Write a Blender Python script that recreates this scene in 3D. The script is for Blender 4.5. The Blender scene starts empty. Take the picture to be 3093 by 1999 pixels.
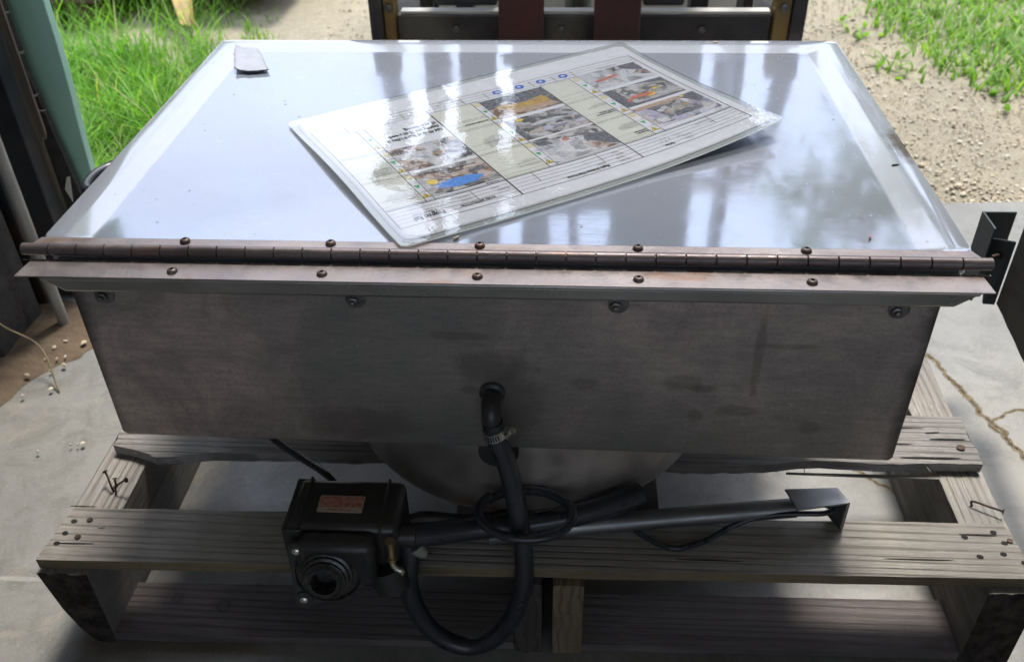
import bpy, bmesh, math, random
import numpy as np
from mathutils import Vector, Matrix, noise
R = math.radians
random.seed(7); rng = np.random.default_rng(7)
scn = bpy.context.scene
col = scn.collection

# ------------------------------------------------------------------ camera
PITCH, YAW, ROLL = 0.6376, 0.0734, -0.0230
CAM = Vector((0.087, -0.9273, 0.5611))
cp, sp, cy_, sy_ = math.cos(PITCH), math.sin(PITCH), math.cos(YAW), math.sin(YAW)
F = Vector((-sy_ * cp, cy_ * cp, -sp)); R0 = Vector((cy_, sy_, 0)); U0 = R0.cross(F)
cr, sr = math.cos(ROLL), math.sin(ROLL)
RV = cr * R0 + sr * U0; UV = -sr * R0 + cr * U0
cam = bpy.data.cameras.new('camera'); co = bpy.data.objects.new('camera', cam); col.objects.link(co)
M4 = Matrix((RV, UV, -F)).transposed().to_4x4(); M4.translation = CAM
co.matrix_world = M4
cam.sensor_width = 36; cam.lens = 36 * 2135 / 2383; cam.clip_start = 0.02; cam.clip_end = 2000
cam.dof.use_dof = True; cam.dof.focus_distance = 1.25; cam.dof.aperture_fstop = 6.5
scn.camera = co

# ------------------------------------------------------------------ world, sun, exposure
W = bpy.data.worlds.new("World"); scn.world = W; W.use_nodes = True
nt = W.node_tree; nt.nodes.clear()
SUN_EL, SUN_AZ = R(66), R(14)       # high in front of the door, veiled by cloud
sky = nt.nodes.new('ShaderNodeTexSky'); sky.sky_type = 'NISHITA'; sky.sun_disc = False
sky.sun_elevation = SUN_EL; sky.sun_rotation = SUN_AZ; sky.air_density = 1.0; sky.dust_density = 2.0
tc = nt.nodes.new('ShaderNodeTexCoord'); mp = nt.nodes.new('ShaderNodeMapping'); mp.inputs['Scale'].default_value = (1, 1, 2.2)
nz = nt.nodes.new('ShaderNodeTexNoise'); nz.inputs['Scale'].default_value = 1.6; nz.inputs['Detail'].default_value = 5
rp = nt.nodes.new('ShaderNodeValToRGB'); rp.color_ramp.elements[0].position = 0.34; rp.color_ramp.elements[1].position = 0.62
rp.color_ramp.elements[0].color = (.35, .35, .35, 1); rp.color_ramp.elements[1].color = (.97, .97, .97, 1)
mx = nt.nodes.new('ShaderNodeMixRGB'); mx.inputs[2].default_value = (6.6, 7.3, 8.9, 1)
bg = nt.nodes.new('ShaderNodeBackground'); bg.inputs[1].default_value = 0.10
wo = nt.nodes.new('ShaderNodeOutputWorld')
L = nt.links.new
L(tc.outputs['Generated'], mp.inputs[0]); L(mp.outputs[0], nz.inputs['Vector']); L(nz.outputs[0], rp.inputs[0])
L(rp.outputs[0], mx.inputs[0]); L(sky.outputs[0], mx.inputs[1]); 
sx_ = nt.nodes.new('ShaderNodeSeparateXYZ'); L(tc.outputs['Generated'], sx_.inputs[0])
gr = nt.nodes.new('ShaderNodeValToRGB'); gr.color_ramp.elements[0].position = .45; gr.color_ramp.elements[0].color = (.37, .37, .37, 1); gr.color_ramp.elements[1].position = .95; gr.color_ramp.elements[1].color = (1, 1, 1, 1)
L(sx_.outputs[2], gr.inputs[0])
mu = nt.nodes.new('ShaderNodeVectorMath'); mu.operation = 'MULTIPLY'; L(mx.outputs[0], mu.inputs[0]); L(gr.outputs[0], mu.inputs[1])
sc2 = nt.nodes.new('ShaderNodeVectorMath'); sc2.operation = 'SCALE'; sc2.inputs['Scale'].default_value = 2.5; L(mu.outputs[0], sc2.inputs[0])
L(sc2.outputs[0], bg.inputs[0]); L(bg.outputs[0], wo.inputs[0])
sl = bpy.data.lights.new('sun', 'SUN'); sl.energy = 2.1; sl.angle = R(13); sl.color = (1, .95, .86)
so = bpy.data.objects.new('sun', sl); col.objects.link(so)
sd = Vector((math.sin(SUN_AZ) * math.cos(SUN_EL), math.cos(SUN_AZ) * math.cos(SUN_EL), math.sin(SUN_EL)))
so.rotation_euler = sd.to_track_quat('Z', 'Y').to_euler()
vs = scn.view_settings; vs.view_transform = 'Standard'; vs.look = 'None'; vs.gamma = 1; vs.use_curve_mapping = False
vs.exposure = 1.3
scn.render.engine = 'CYCLES'

# ------------------------------------------------------------------ material helpers
class NT:
    def __init__(s, name):
        s.m = bpy.data.materials.new(name); s.m.use_nodes = True; s.t = s.m.node_tree
        s.b = s.t.nodes['Principled BSDF']; s.o = s.t.nodes['Material Output']
        s.tc = s.t.nodes.new('ShaderNodeTexCoord'); s.pos = s.t.nodes.new('ShaderNodeNewGeometry').outputs['Position']
    def n(s, t, **k):
        x = s.t.nodes.new(t)
        for a, v in k.items(): setattr(x, a, v)
        return x
    def l(s, a, b): s.t.links.new(a, b)
    def set(s, **k):
        for a, v in k.items():
            i = s.b.inputs[a.replace('_', ' ')]
            if hasattr(v, 'is_linked'): s.l(v, i)
            else: i.default_value = (*v, 1) if isinstance(v, tuple) and len(v) == 3 else v
    def mapv(s, scale=(1, 1, 1), rot=(0, 0, 0), loc=(0, 0, 0), src=None):
        m = s.n('ShaderNodeMapping'); m.inputs['Scale'].default_value = scale; m.inputs['Rotation'].default_value = rot; m.inputs['Location'].default_value = loc
        s.l(src or s.pos, m.inputs[0]); return m.outputs[0]
    def noise(s, sc, det=4, vec=None, dist=0, rough=.55):
        x = s.n('ShaderNodeTexNoise'); x.inputs['Scale'].default_value = sc; x.inputs['Detail'].default_value = det
        x.inputs['Distortion'].default_value = dist; x.inputs['Roughness'].default_value = rough
        s.l(vec or s.pos, x.inputs['Vector']); return x.outputs[0]
    def voro(s, sc, vec=None, feat='F1', out='Distance', rnd=1):
        x = s.n('ShaderNodeTexVoronoi', feature=feat); x.inputs['Scale'].default_value = sc; x.inputs['Randomness'].default_value = rnd
        s.l(vec or s.pos, x.inputs['Vector']); return x.outputs[out]
    def ramp(s, v, stops):
        x = s.n('ShaderNodeValToRGB'); e = x.color_ramp.elements
        while len(e) > 1: e.remove(e[-1])
        for i, (p, c) in enumerate(stops):
            q = e[0] if i == 0 else e.new(p)
            q.position = p; q.color = (c, c, c, 1) if not isinstance(c, tuple) else (*c, 1)
        s.l(v, x.inputs[0]); return x.outputs[0]
    def mix(s, f, a, b, mode='MIX'):
        x = s.n('ShaderNodeMixRGB', blend_type=mode)
        for i, v in ((0, f), (1, a), (2, b)):
            if hasattr(v, 'is_linked'): s.l(v, x.inputs[i])
            else: x.inputs[i].default_value = v if i == 0 else ((*v, 1) if isinstance(v, tuple) else (v, v, v, 1))
        return x.outputs[0]
    def math(s, op, a, b=0.0, c=None):
        x = s.n('ShaderNodeMath', operation=op)
        for i, v in ((0, a), (1, b), (2, c)):
            if v is None: continue
            if hasattr(v, 'is_linked'): s.l(v, x.inputs[i])
            else: x.inputs[i].default_value = v
        return x.outputs[0]
    def blob(s, c, r, edge=.35, wob=.5, nsc=14, vec=None):
        """soft irregular blotch around point c with radii r (world space)"""
        m = s.n('ShaderNodeMapping', vector_type='TEXTURE'); m.inputs['Location'].default_value = c; m.inputs['Scale'].default_value = r
        s.l(vec or s.pos, m.inputs[0])
        ln = s.n('ShaderNodeVectorMath', operation='LENGTH'); s.l(m.outputs[0], ln.inputs[0])
        d = s.math('ADD', ln.outputs['Value'], s.math('MULTIPLY', s.math('SUBTRACT', s.noise(nsc, 3), .5), wob * 2))
        return s.ramp(d, [(max(0, .8 - edge), 1.0), (.95, 0.0)])
    def bump(s, h, st=.3, dist=.01, nrm=None):
        x = s.n('ShaderNodeBump'); x.inputs['Strength'].default_value = st; x.inputs['Distance'].default_value = dist
        s.l(h, x.inputs['Height'])
        if nrm is not None: s.l(nrm, x.inputs['Normal'])
        return x.outputs[0]

def simple(name, c1, c2=None, rough=.6, metal=0.0, sc=20, bump=.2, stretch=(1, 1, 1), bd=.003, spec=.5, c3=None):
    n = NT(name); v = n.mapv(stretch)
    a = n.noise(sc, 6, v)
    c2 = c2 or tuple(x * .7 for x in c1)
    cc = n.mix(n.ramp(a, [(.35, 0.0), (.65, 1.0)]), c1, c2)
    if c3: cc = n.mix(n.ramp(n.noise(sc * .3, 5, v), [(.52, 0.0), (.62, 1.0)]), cc, c3)
    n.set(Base_Color=cc, Metallic=metal, Specular_IOR_Level=spec)
    n.l(n.ramp(n.noise(sc * 2.3, 3, v), [(.3, max(0, rough - .1)), (.7, min(1, rough + .1))]), n.b.inputs['Roughness'])
    if bump: n.l(n.bump(n.noise(sc * 4, 5, v), bump, bd), n.b.inputs['Normal'])
    return n.m

# stained stainless of the tub
def mat_tub():
    n = NT('stained_stainless')
    big = n.noise(9, 9, n.mapv((1, 1, 1.0)), .7, .72)
    c = n.mix(n.ramp(big, [(.34, 0.0), (.62, 1.0)]), (.62, .51, .46), (.33, .285, .27))
    c = n.mix(n.ramp(n.noise(2.2, 4, n.mapv((1, 1, .6), loc=(3, 2, 1))), [(.45, 0.0), (.65, 1.0)]), c, (.24, .245, .225))
    fine = n.noise(60, 6, n.mapv((.35, 1, 2.2)), .3, .7)
    c = n.mix(n.math('MULTIPLY', n.ramp(fine, [(.3, 0.0), (.75, 1.0)]), .38), c, (.15, .125, .115))
    c = n.mix(n.ramp(n.noise(230, 3, None, 0, .8), [(.50, 0.0), (.68, .35)]), c, (.10, .085, .08))
    for ctr, rad in (((.235, -.03, -.18), (.035, .2, .016)), ((.262, -.03, -.19), (.02, .2, .007)), ((.322, -.03, -.135), (.008, .2, .09)),
                     ((.312, -.03, -.225), (.035, .2, .012)), ((.40, -.03, -.25), (.018, .2, .014)), ((.11, -.03, -.185), (.022, .2, .013)),
                     ((.255, -.03, -.235), (.012, .2, .014)), ((-.01, -.03, -.16), (.06, .2, .03)), ((-.035, -.03, -.20), (.014, .2, .009)),
                     ((-.045, -.03, -.115), (.05, .2, .008)), ((-.18, -.03, -.265), (.10, .2, .035)), ((.36, -.03, -.12), (.06, .2, .005)), ((.02, -.03, -.22), (.05, .2, .07))):
        c = n.mix(n.math('MULTIPLY', n.blob(ctr, rad, .22, .55, 40), .42), c, (.12, .098, .09))
    scr = None
    for i, (ang, off) in enumerate(((.5, 0), (1.2, 4), (-.6, 8), (.05, 12))):
        q = n.voro(6, n.mapv((1.5, 1, 40), rot=(0, ang, 0), loc=(off, 0, 1)), 'DISTANCE_TO_EDGE')
        q = n.math('MULTIPLY', n.ramp(q, [(0.0, 1.0), (.02, 0.0)]), n.ramp(n.noise(6, 3, n.mapv(loc=(off, 3, 1))), [(.54, 0.0), (.62, 1.0)]))
        scr = q if scr is None else n.math('MAXIMUM', scr, q)
    c = n.mix(n.math('MULTIPLY', scr, .4), c, (.60, .54, .50))
    # grimy weld discolouration near the two vertical edges
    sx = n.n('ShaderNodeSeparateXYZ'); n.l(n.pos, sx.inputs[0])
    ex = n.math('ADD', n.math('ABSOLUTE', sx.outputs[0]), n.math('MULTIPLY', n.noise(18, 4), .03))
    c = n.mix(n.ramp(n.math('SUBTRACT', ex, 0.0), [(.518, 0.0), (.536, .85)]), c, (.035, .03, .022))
    n.set(Base_Color=c, Metallic=.72)
    n.l(n.ramp(fine, [(.2, .42), (.8, .62)]), n.b.inputs['Roughness'])
    h = n.noise(90, 4, n.mapv((.12, 1, 3)))
    n.l(n.bump(n.noise(7, 3), .12, .01, n.bump(h, .04, .001)), n.b.inputs['Normal'])
    return n.m

def mat_lid():
    n = NT('scuffed_lid_steel')
    dirt = n.noise(3.4, 6, n.mapv((1, 1, 1)), .4)
    c = n.mix(n.ramp(dirt, [(.38, 0.0), (.66, 1.0)]), (.405, .45, .53), (.385, .40, .46))
    # fine black specks, denser in places
    sp1 = n.ramp(n.voro(150), [(.13, 1.0), (.18, 0.0)])
    msk = n.ramp(n.noise(190, 1), [(.56, 0.0), (.60, 1.0)])
    dens = n.ramp(n.noise(4, 3), [(.40, .25), (.62, 1.0)])
    sp = n.math('MULTIPLY', n.math('MULTIPLY', sp1, msk), dens)
    sp2 = n.math('MULTIPLY', n.ramp(n.voro(70, n.mapv((1, .8, 1), rot=(0, 0, .5))), [(.10, 1.0), (.15, 0.0)]), n.ramp(n.noise(23, 1, n.mapv(loc=(4, 1, 0))), [(.62, 0.0), (.66, 1.0)]))
    spk = n.math('MAXIMUM', sp, sp2)
    # dried water marks
    wv = n.voro(9, n.mapv((1, .8, 1), loc=(.3, .2, 0)))
    wm = n.math('MULTIPLY', n.ramp(n.math('ADD', wv, n.math('MULTIPLY', n.noise(40, 3), .08)), [(.07, 0.0), (.10, .9), (.125, .35), (.15, 0.0)]), n.ramp(n.noise(2.3, 1, n.mapv(loc=(7, 0, 0))), [(.5, 0.0), (.58, 1.0)]))
    film = n.ramp(n.noise(11, 7, n.mapv((1, 1.6, 1)), .8, .65), [(.35, 0.0), (.7, 1.0)])
    c = n.mix(n.math('MULTIPLY', film, .25), c, (.42, .44, .48))
    c = n.mix(n.math('MULTIPLY', wm, .6), c, (.20, .20, .20))
    c = n.mix(n.math('MULTIPLY', spk, .9), c, (.03, .03, .035))
    sx = n.n('ShaderNodeSeparateXYZ'); n.l(n.pos, sx.inputs[0])
    rimd = n.math('MAXIMUM', n.math('SUBTRACT', n.math('ABSOLUTE', sx.outputs[0]), .552), n.math('SUBTRACT', sx.outputs[1], .706))
    rimd = n.math('ADD', rimd, n.math('MULTIPLY', n.math('SUBTRACT', n.noise(30, 3), .5), .004))
    rim = n.ramp(n.math('MULTIPLY', n.math('ADD', rimd, .07), 14.0), [(.06, 0.0), (.12, 1.0), (.50, .95), (.60, .5), (.95, .45)])
    c = n.mix(n.math('MULTIPLY', rim, .45), c, (.50, .52, .53))
    # grime at the right hand edge
    c = n.mix(n.math('MULTIPLY', n.blob((.545, .28, 0), (.022, .07, .1), .5, .5, 60), .8), c, (.12, .09, .06))
    # scratches: several directions of thin stretched noise
    sc = None
    for i, (ang, s1) in enumerate(((.3, 1.0), (1.2, .9), (2.3, 1.1), (2.9, 1.3))):
        v = n.mapv((1.3 * s1, 34, 1), rot=(0, 0, ang), loc=(i * 3.1, i, 0))
        q = n.voro(9, v, 'DISTANCE_TO_EDGE')
        q = n.math('MULTIPLY', n.ramp(q, [(0.0, 1.0), (.022, 0.0)]), n.ramp(n.noise(5, 3, n.mapv(loc=(i * 5, 2, 0))), [(.56, 0.0), (.66, 1.0)]))
        sc = q if sc is None else n.math('MAXIMUM', sc, q)
    met = n.math('SUBTRACT', n.math('SUBTRACT', .64, n.math('MULTIPLY', rim, .24)), n.math('MULTIPLY', n.math('MAXIMUM', wm, n.math('MULTIPLY', spk, .7)), .7))
    c = n.mix(n.math('MULTIPLY', sc, .40), c, (.60, .62, .66))
    n.set(Base_Color=c, Metallic=met)
    ro = n.math('ADD', n.ramp(film, [(0.0, .055), (1.0, .10)]), n.math('ADD', n.math('MULTIPLY', sc, .05), n.math('MULTIPLY', spk, .5)))
    n.l(ro, n.b.inputs['Roughness'])
    b1 = n.bump(n.noise(3.5, 2), .06, .02)
    b2 = n.bump(n.noise(16, 3, n.mapv((1, 2, 1))), .02, .004, b1)
    n.l(n.bump(n.math('MULTIPLY', sc, -1.0), .04, .0006, b2), n.b.inputs['Normal'])
    return n.m

def mat_hinge(name, base, dark, rough):
    n = NT(name)
    c = n.mix(n.ramp(n.noise(14, 6, n.mapv((.5, 1, 1)), .5), [(.35, 0.0), (.65, 1.0)]), base, dark)
    c = n.mix(n.ramp(n.noise(30, 6, n.mapv((.3, 1, 1), loc=(2, 0, 0))), [(.58, 0.0), (.70, .85)]), c, (.20, .125, .09))
    c = n.mix(n.ramp(n.noise(300, 3), [(.64, 0.0), (.7, .6)]), c, (.07, .05, .05))
    n.set(Base_Color=c, Metallic=.55)
    n.l(n.ramp(n.noise(50, 4), [(.3, rough - .1), (.7, rough + .12)]), n.b.inputs['Roughness'])
    n.l(n.bump(n.noise(220, 4), .35, .0007), n.b.inputs['Normal'])
    return n.m

def mat_wood(name, axis, c1, c2, dark=(.04, .035, .03), knots=()):
    """weathered wood, grain along the axis (0=x, 1=y); object coordinates"""
    n = NT(name); oc = n.pos
    st = [1.0, 1.0, 1.0]
    s1 = tuple(1.6 if i == axis else 60 for i in range(3))
    wob = n.noise(4, 3, oc)
    v = n.mapv(s1, src=oc)
    addv = n.n('ShaderNodeVectorMath', operation='ADD'); n.l(v, addv.inputs[0])
    sc = n.n('ShaderNodeVectorMath', operation='SCALE'); sc.inputs['Scale'].default_value = 1.2
    cmb = n.n('ShaderNodeCombineXYZ'); n.l(wob, cmb.inputs[0]); n.l(wob, cmb.inputs[1]); n.l(cmb.outputs[0], sc.inputs[0]); n.l(sc.outputs[0], addv.inputs[1])
    vv = addv.outputs[0]
    for (kx, ky, kz, kr) in knots:
        pass
    grain = n.noise(6, 8, vv, .4, .8)
    fine = n.noise(9, 6, vv, .2, .8)
    pat = n.noise(5, 5, oc)
    wv = n.n('ShaderNodeTexWave', wave_type='BANDS', bands_direction='X' if axis == 1 else 'Y'); wv.inputs['Scale'].default_value = 1.0
    wv.inputs['Distortion'].default_value = 9.0; wv.inputs['Detail'].default_value = 4; wv.inputs['Detail Scale'].default_value = .6; wv.inputs['Detail Roughness'].default_value = .6
    wsc = [23, 23, 23]; wsc[axis] = .55
    n.l(n.mapv(tuple(wsc), src=oc), wv.inputs['Vector'])
    line = n.math('MULTIPLY', n.ramp(wv.outputs[0], [(.62, 0.0), (.98, 1.0)]), n.ramp(n.noise(6, 4, n.mapv(loc=(3, 3, 3), src=oc)), [(.35, .25), (.6, 1.0)]))
    c = n.mix(n.ramp(grain, [(.38, 0.0), (.60, 1.0)]), c1, c2)
    c = n.mix(n.ramp(pat, [(.42, 0.0), (.66, .75)]), c, tuple(a * .48 for a in c1))
    crack = n.ramp(fine, [(.36, 1.0), (.43, 0.0)])
    c = n.mix(n.math('MULTIPLY', line, .55), c, tuple(a * .42 for a in c2))
    c = n.mix(n.math('MULTIPLY', crack, .45), c, dark)
    for (kx, ky, kz, kr) in knots:
        d = n.n('ShaderNodeVectorMath', operation='DISTANCE'); n.l(oc, d.inputs[0]); d.inputs[1].default_value = (kx, ky, kz)
        dd = n.math('ADD', d.outputs['Value'], n.math('MULTIPLY', n.noise(25, 3, oc), .02))
        rg = n.math('SINE', n.math('MULTIPLY', dd, 420.0))
        m = n.ramp(dd, [(kr, 1.0), (kr * 2.0, 0.0)])
        c = n.mix(n.math('MULTIPLY', m, n.ramp(rg, [(0.2, .25), (.8, .75)])), c, tuple(x * 1.6 for x in dark))
    n.set(Base_Color=c, Roughness=.85, Specular_IOR_Level=.25)
    h = n.math('SUBTRACT', n.math('ADD', n.math('MULTIPLY', grain, .5), n.math('MULTIPLY', fine, .5)), n.math('MULTIPLY', line, .5))
    n.l(n.bump(h, 1.0, .004), n.b.inputs['Normal'])
    return n.m

def mat_concrete():
    n = NT('worn_concrete')
    a = n.noise(3.2, 8, None, .4, .62); b = n.noise(26, 6, None, .2, .7)
    c = n.mix(n.ramp(a, [(.36, 0.0), (.64, 1.0)]), (.20, .197, .18), (.138, .136, .128))
    c = n.mix(n.ramp(n.noise(1.7, 5, n.mapv(loc=(4, 4, 0)), .8), [(.5, 0.0), (.66, .6)]), c, (.25, .23, .18))
    c = n.mix(n.math('MULTIPLY', n.ramp(b, [(.5, 0.0), (.75, 1.0)]), .45), c, (.11, .108, .095))
    c = n.mix(n.math('MULTIPLY', n.ramp(n.voro(55), [(.06, 1.0), (.11, 0.0)]), n.ramp(n.noise(30, 1), [(.58, 0.0), (.63, .8)])), c, (.10, .095, .08))
    # damp stain under the pallet front, drip mark, tan scale rings
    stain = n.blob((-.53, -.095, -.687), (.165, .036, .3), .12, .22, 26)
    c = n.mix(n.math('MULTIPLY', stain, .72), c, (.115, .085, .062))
    ring = n.math('MULTIPLY', n.ramp(n.noise(2.6, 4, n.mapv(loc=(9, 3, 0)), 1.0), [(.495, 0.0), (.503, 1.0), (.512, 0.0)]), n.ramp(n.noise(1.3, 2, n.mapv(loc=(2, 8, 0))), [(.5, 0.0), (.6, .45)]))
    c = n.mix(ring, c, (.30, .26, .175))
    c = n.mix(n.ramp(n.noise(9, 8, n.mapv(loc=(1, 6, 0)), .6, .75), [(.48, 0.0), (.66, .7)]), c, (.095, .09, .075))
    c = n.mix(n.ramp(n.noise(210, 3), [(.58, 0.0), (.74, .4)]), c, (.30, .295, .27))
    c = n.mix(n.math('MULTIPLY', n.blob((-.82, .02, -.687), (.10, .006, .3), .2, .3, 20, n.mapv(rot=(0, 0, 0))), .4), c, (.36, .35, .32))
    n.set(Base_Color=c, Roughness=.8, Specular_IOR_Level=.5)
    n.l(n.ramp(a, [(.3, .36), (.7, .60)]), n.b.inputs['Roughness'])
    n.l(n.bump(b, .25, .002, n.bump(n.noise(130, 4), .25, .0012)), n.b.inputs['Normal'])
    return n.m

def mat_gravel_ground():
    n = NT('gravel_ground')
    c = n.mix(n.ramp(n.noise(40, 7, None, .3, .75), [(.35, 0.0), (.7, 1.0)]), (.31, .27, .195), (.44, .395, .30))
    c = n.mix(n.ramp(n.noise(2.0, 5), [(.42, 0.0), (.62, .55)]), c, (.47, .41, .29))
    c = n.mix(n.ramp(n.noise(140, 3), [(.58, 0.0), (.7, .7)]), c, (.14, .11, .075))
    n.set(Base_Color=c, Roughness=.95, Specular_IOR_Level=.15)
    n.l(n.bump(n.noise(60, 8, None, 0, .8), .9, .02), n.b.inputs['Normal'])
    return n.m

def mat_pebble():
    n = NT('pebble_stone'); g = n.t.nodes.new('ShaderNodeNewGeometry')
    c = n.ramp(g.outputs['Random Per Island'], [(0, (.18, .15, .12)), (.2, (.34, .285, .20)), (.5, (.43, .37, .265)), (.8, (.48, .425, .33)), (1.0, (.56, .53, .46))])
    c = n.mix(n.math('MULTIPLY', n.noise(90, 3), .4), c, (.27, .21, .13))
    n.set(Base_Color=c, Roughness=.9, Specular_IOR_Level=.2); return n.m

def mat_grass(name, stops):
    n = NT(name); g = n.t.nodes.new('ShaderNodeNewGeometry')
    c = n.ramp(g.outputs['Random Per Island'], stops)
    c = n.mix(n.ramp(n.noise(1.6, 3), [(.42, 0.0), (.62, .5)]), c, (.16, .27, .04))
    n.set(Base_Color=c, Roughness=.55, Specular_IOR_Level=.35)
    tr = n.n('ShaderNodeBsdfTranslucent'); n.l(n.mix(1.0, c, (1.5, 1.6, .8), 'MULTIPLY'), tr.inputs[0])
    ms = n.n('ShaderNodeMixShader'); ms.inputs[0].default_value = .42
    n.l(n.b.outputs[0], ms.inputs[1]); n.l(tr.outputs[0], ms.inputs[2]); n.l(ms.outputs[0], n.o.inputs[0])
    return n.m

M = {}
M['tub'] = mat_tub(); M['lid'] = mat_lid()
M['leaf'] = mat_hinge('hinge_leaf_steel', (.26, .225, .215), (.17, .145, .14), .40)
M['knuckle'] = mat_hinge('hinge_knuckle_steel', (.17, .14, .135), (.10, .08, .08), .40)
M['screw'] = mat_hinge('rusty_screw_steel', (.13, .10, .09), (.08, .06, .05), .45)
M['bolt'] = simple('dull_bolt_steel', (.22, .21, .20), (.10, .10, .09), .4, .8, 60)
M['lip'] = simple('lip_stainless', (.40, .39, .35), (.26, .25, .22), .34, .8, 12, .05, (.4, 1, 1))
M['bowl'] = simple('bowl_stainless', (.55, .50, .46), (.34, .31, .285), .38, .8, 9, .05)
M['black_plastic'] = simple('black_plastic', (.018, .018, .018), (.026, .025, .023), .40, 0, 30, .08, c3=(.032, .030, .026))
M['black_gloss'] = simple('worn_gloss_black', (.014, .014, .014), (.03, .028, .025), .25, 0, 60, .15)
M['black_rubber'] = simple('black_rubber', (.016, .018, .022), (.025, .028, .034), .33, 0, 12, .0)
M['black_cable'] = simple('black_cable_rubber', (.014, .016, .022), (.02, .022, .03), .3, 0, 30, .02)
M['steel_pipe'] = simple('grey_pipe_steel', (.24, .24, .238), (.15, .15, .15), .42, .75, 20, .05, (.3, 1, 1))
M['clamp'] = simple('clamp_steel', (.55, .54, .50), (.35, .34, .32), .28, .9, 80, .03)
M['brass'] = simple('tarnished_brass', (.42, .34, .18), (.25, .19, .10), .35, .85, 60, .05)
M['chrome'] = simple('zinc_screw', (.62, .60, .50), (.42, .40, .34), .25, .9, 80, .02)
M['woodx'] = mat_wood('weathered_board', 0, (.40, .37, .33), (.22, .20, .185))
M['woodx_warm'] = mat_wood('weathered_front_board', 0, (.42, .39, .345), (.27, .245, .21))
M['woodx_old'] = mat_wood('rough_grey_board', 0, (.38, .365, .34), (.19, .175, .16), (.02, .018, .016))
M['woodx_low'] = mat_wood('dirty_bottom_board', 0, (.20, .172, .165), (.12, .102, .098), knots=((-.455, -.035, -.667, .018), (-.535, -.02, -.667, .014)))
M['woody'] = mat_wood('weathered_stringer', 1, (.46, .435, .40), (.24, .21, .18))
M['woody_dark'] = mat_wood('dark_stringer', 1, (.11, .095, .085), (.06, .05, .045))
M['wood_edge_x'] = mat_wood('tan_board_edge', 0, (.25, .20, .115), (.17, .135, .085))  # front edge face darker and yellower than the board top
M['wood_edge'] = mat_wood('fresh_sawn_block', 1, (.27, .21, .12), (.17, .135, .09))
M['end_grain'] = simple('dark_end_grain', (.06, .05, .043), (.018, .015, .013), .95, 0, 50, .9, (1, 1, 1), .01, .1)  # stringer ends much darker than their long sides
M['nail'] = simple('rusty_nail', (.06, .035, .025), (.03, .02, .015), .6, .6, 100, .1)
M['hole'] = simple('nail_hole', (.008, .007, .006), None, .9, 0, 50, 0)
M['concrete'] = mat_concrete()
M['dirt'] = simple('floor_dirt', (.085, .062, .042), (.14, .105, .07), .95, 0, 14, .6, bd=.01, spec=.1)
M['sand'] = simple('crack_sand', (.22, .175, .11), (.13, .105, .07), .95, 0, 40, .5, spec=.1)
M['gravel'] = mat_gravel_ground(); M['pebble'] = mat_pebble()
M['grass'] = mat_grass('grass_blade', [(0, (.045, .14, .008)), (.45, (.095, .27, .015)), (.8, (.17, .38, .03)), (.93, (.25, .39, .09)), (1, (.36, .31, .13))])
M['weeds'] = mat_grass('weed_leaf', [(0, (.07, .17, .02)), (.5, (.14, .29, .035)), (1, (.25, .36, .08))])
M['carriage'] = simple('dirty_black_steel', (.032, .030, .036), (.06, .055, .055), .5, .2, 9, .1, c3=(.14, .13, .11))
M['fork_red'] = simple('worn_maroon_steel', (.13, .045, .045), (.08, .04, .042), .5, .3, 9, .1, c3=(.08, .06, .055))
M['olive'] = simple('grimy_yellow_steel', (.32, .215, .06), (.18, .125, .045), .5, .2, 12, .1, c3=(.05, .045, .03))
M['mast'] = simple('greasy_mast_steel', (.05, .05, .055), (.09, .085, .08), .45, .5, 9, .1)
M['body_white'] = simple('off_white_paint', (.72, .71, .66), (.55, .53, .47), .4, 0, 6, .05)
M['guard_black'] = simple('guard_black_paint', (.03, .035, .045), (.05, .055, .06), .4, 0, 10, .05)
M['tyre'] = simple('tyre_rubber', (.02, .02, .02), (.035, .033, .03), .8, 0, 30, .4)
M['seat'] = simple('seat_vinyl', (.03, .03, .032), None, .5, 0, 20, .1)
M['jamb_green'] = simple('mint_green_paint', (.33, .60, .46), (.38, .64, .52), .5, 0, 4, .1, c3=(.28, .42, .31))
M['rubber_seal'] = simple('torn_rubber_seal', (.03, .026, .026), (.05, .045, .04), .7, 0, 40, .5)
M['stud'] = simple('old_stud_wood', (.12, .095, .065), (.07, .058, .045), .85, 0, 12, .3, (6, 6, .6))
M['dark_sheet'] = simple('dark_sheet_steel', (.045, .052, .056), (.028, .03, .034), .5, .3, 9, .1, c3=(.07, .055, .045))
M['pale_pipe'] = simple('dusty_conduit', (.36, .35, .31), (.22, .21, .185), .5, .2, 20, .1, (1, 1, .3))
M['wall'] = simple('dusty_wall_board', (.46, .44, .40), (.34, .325, .30), .8, 0, 2, .2)
M['ceiling'] = simple('shed_ceiling', (.55, .54, .51), (.45, .44, .41), .8, 0, 2, .2)
M['brown_metal'] = simple('rusty_brown_metal', (.13, .085, .055), (.07, .05, .035), .8, .1, 12, .4)
M['yellow_paint'] = simple('scuffed_yellow_paint', (.50, .33, .06), (.30, .20, .10), .6, 0, 14, .2, c3=(.22, .14, .09))
M['plank'] = mat_wood('mossy_plank', 1, (.085, .078, .058), (.055, .052, .040))
M['plank_top'] = M['plank']
M['tape'] = simple('grey_duct_tape', (.30, .31, .34), (.25, .26, .29), .45, .15, 30, .2)
M['tape_edge'] = simple('tape_adhesive', (.14, .17, .18), None, .7, 0, 30, .1)
M['bark'] = simple('tree_bark', (.10, .08, .06), (.06, .05, .04), .9, 0, 12, .6)
M['leaf_tree'] = mat_grass('tree_leaf', [(0, (.02, .045, .02)), (.5, (.03, .065, .025)), (1, (.05, .10, .035))])
M['paper'] = None

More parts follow.
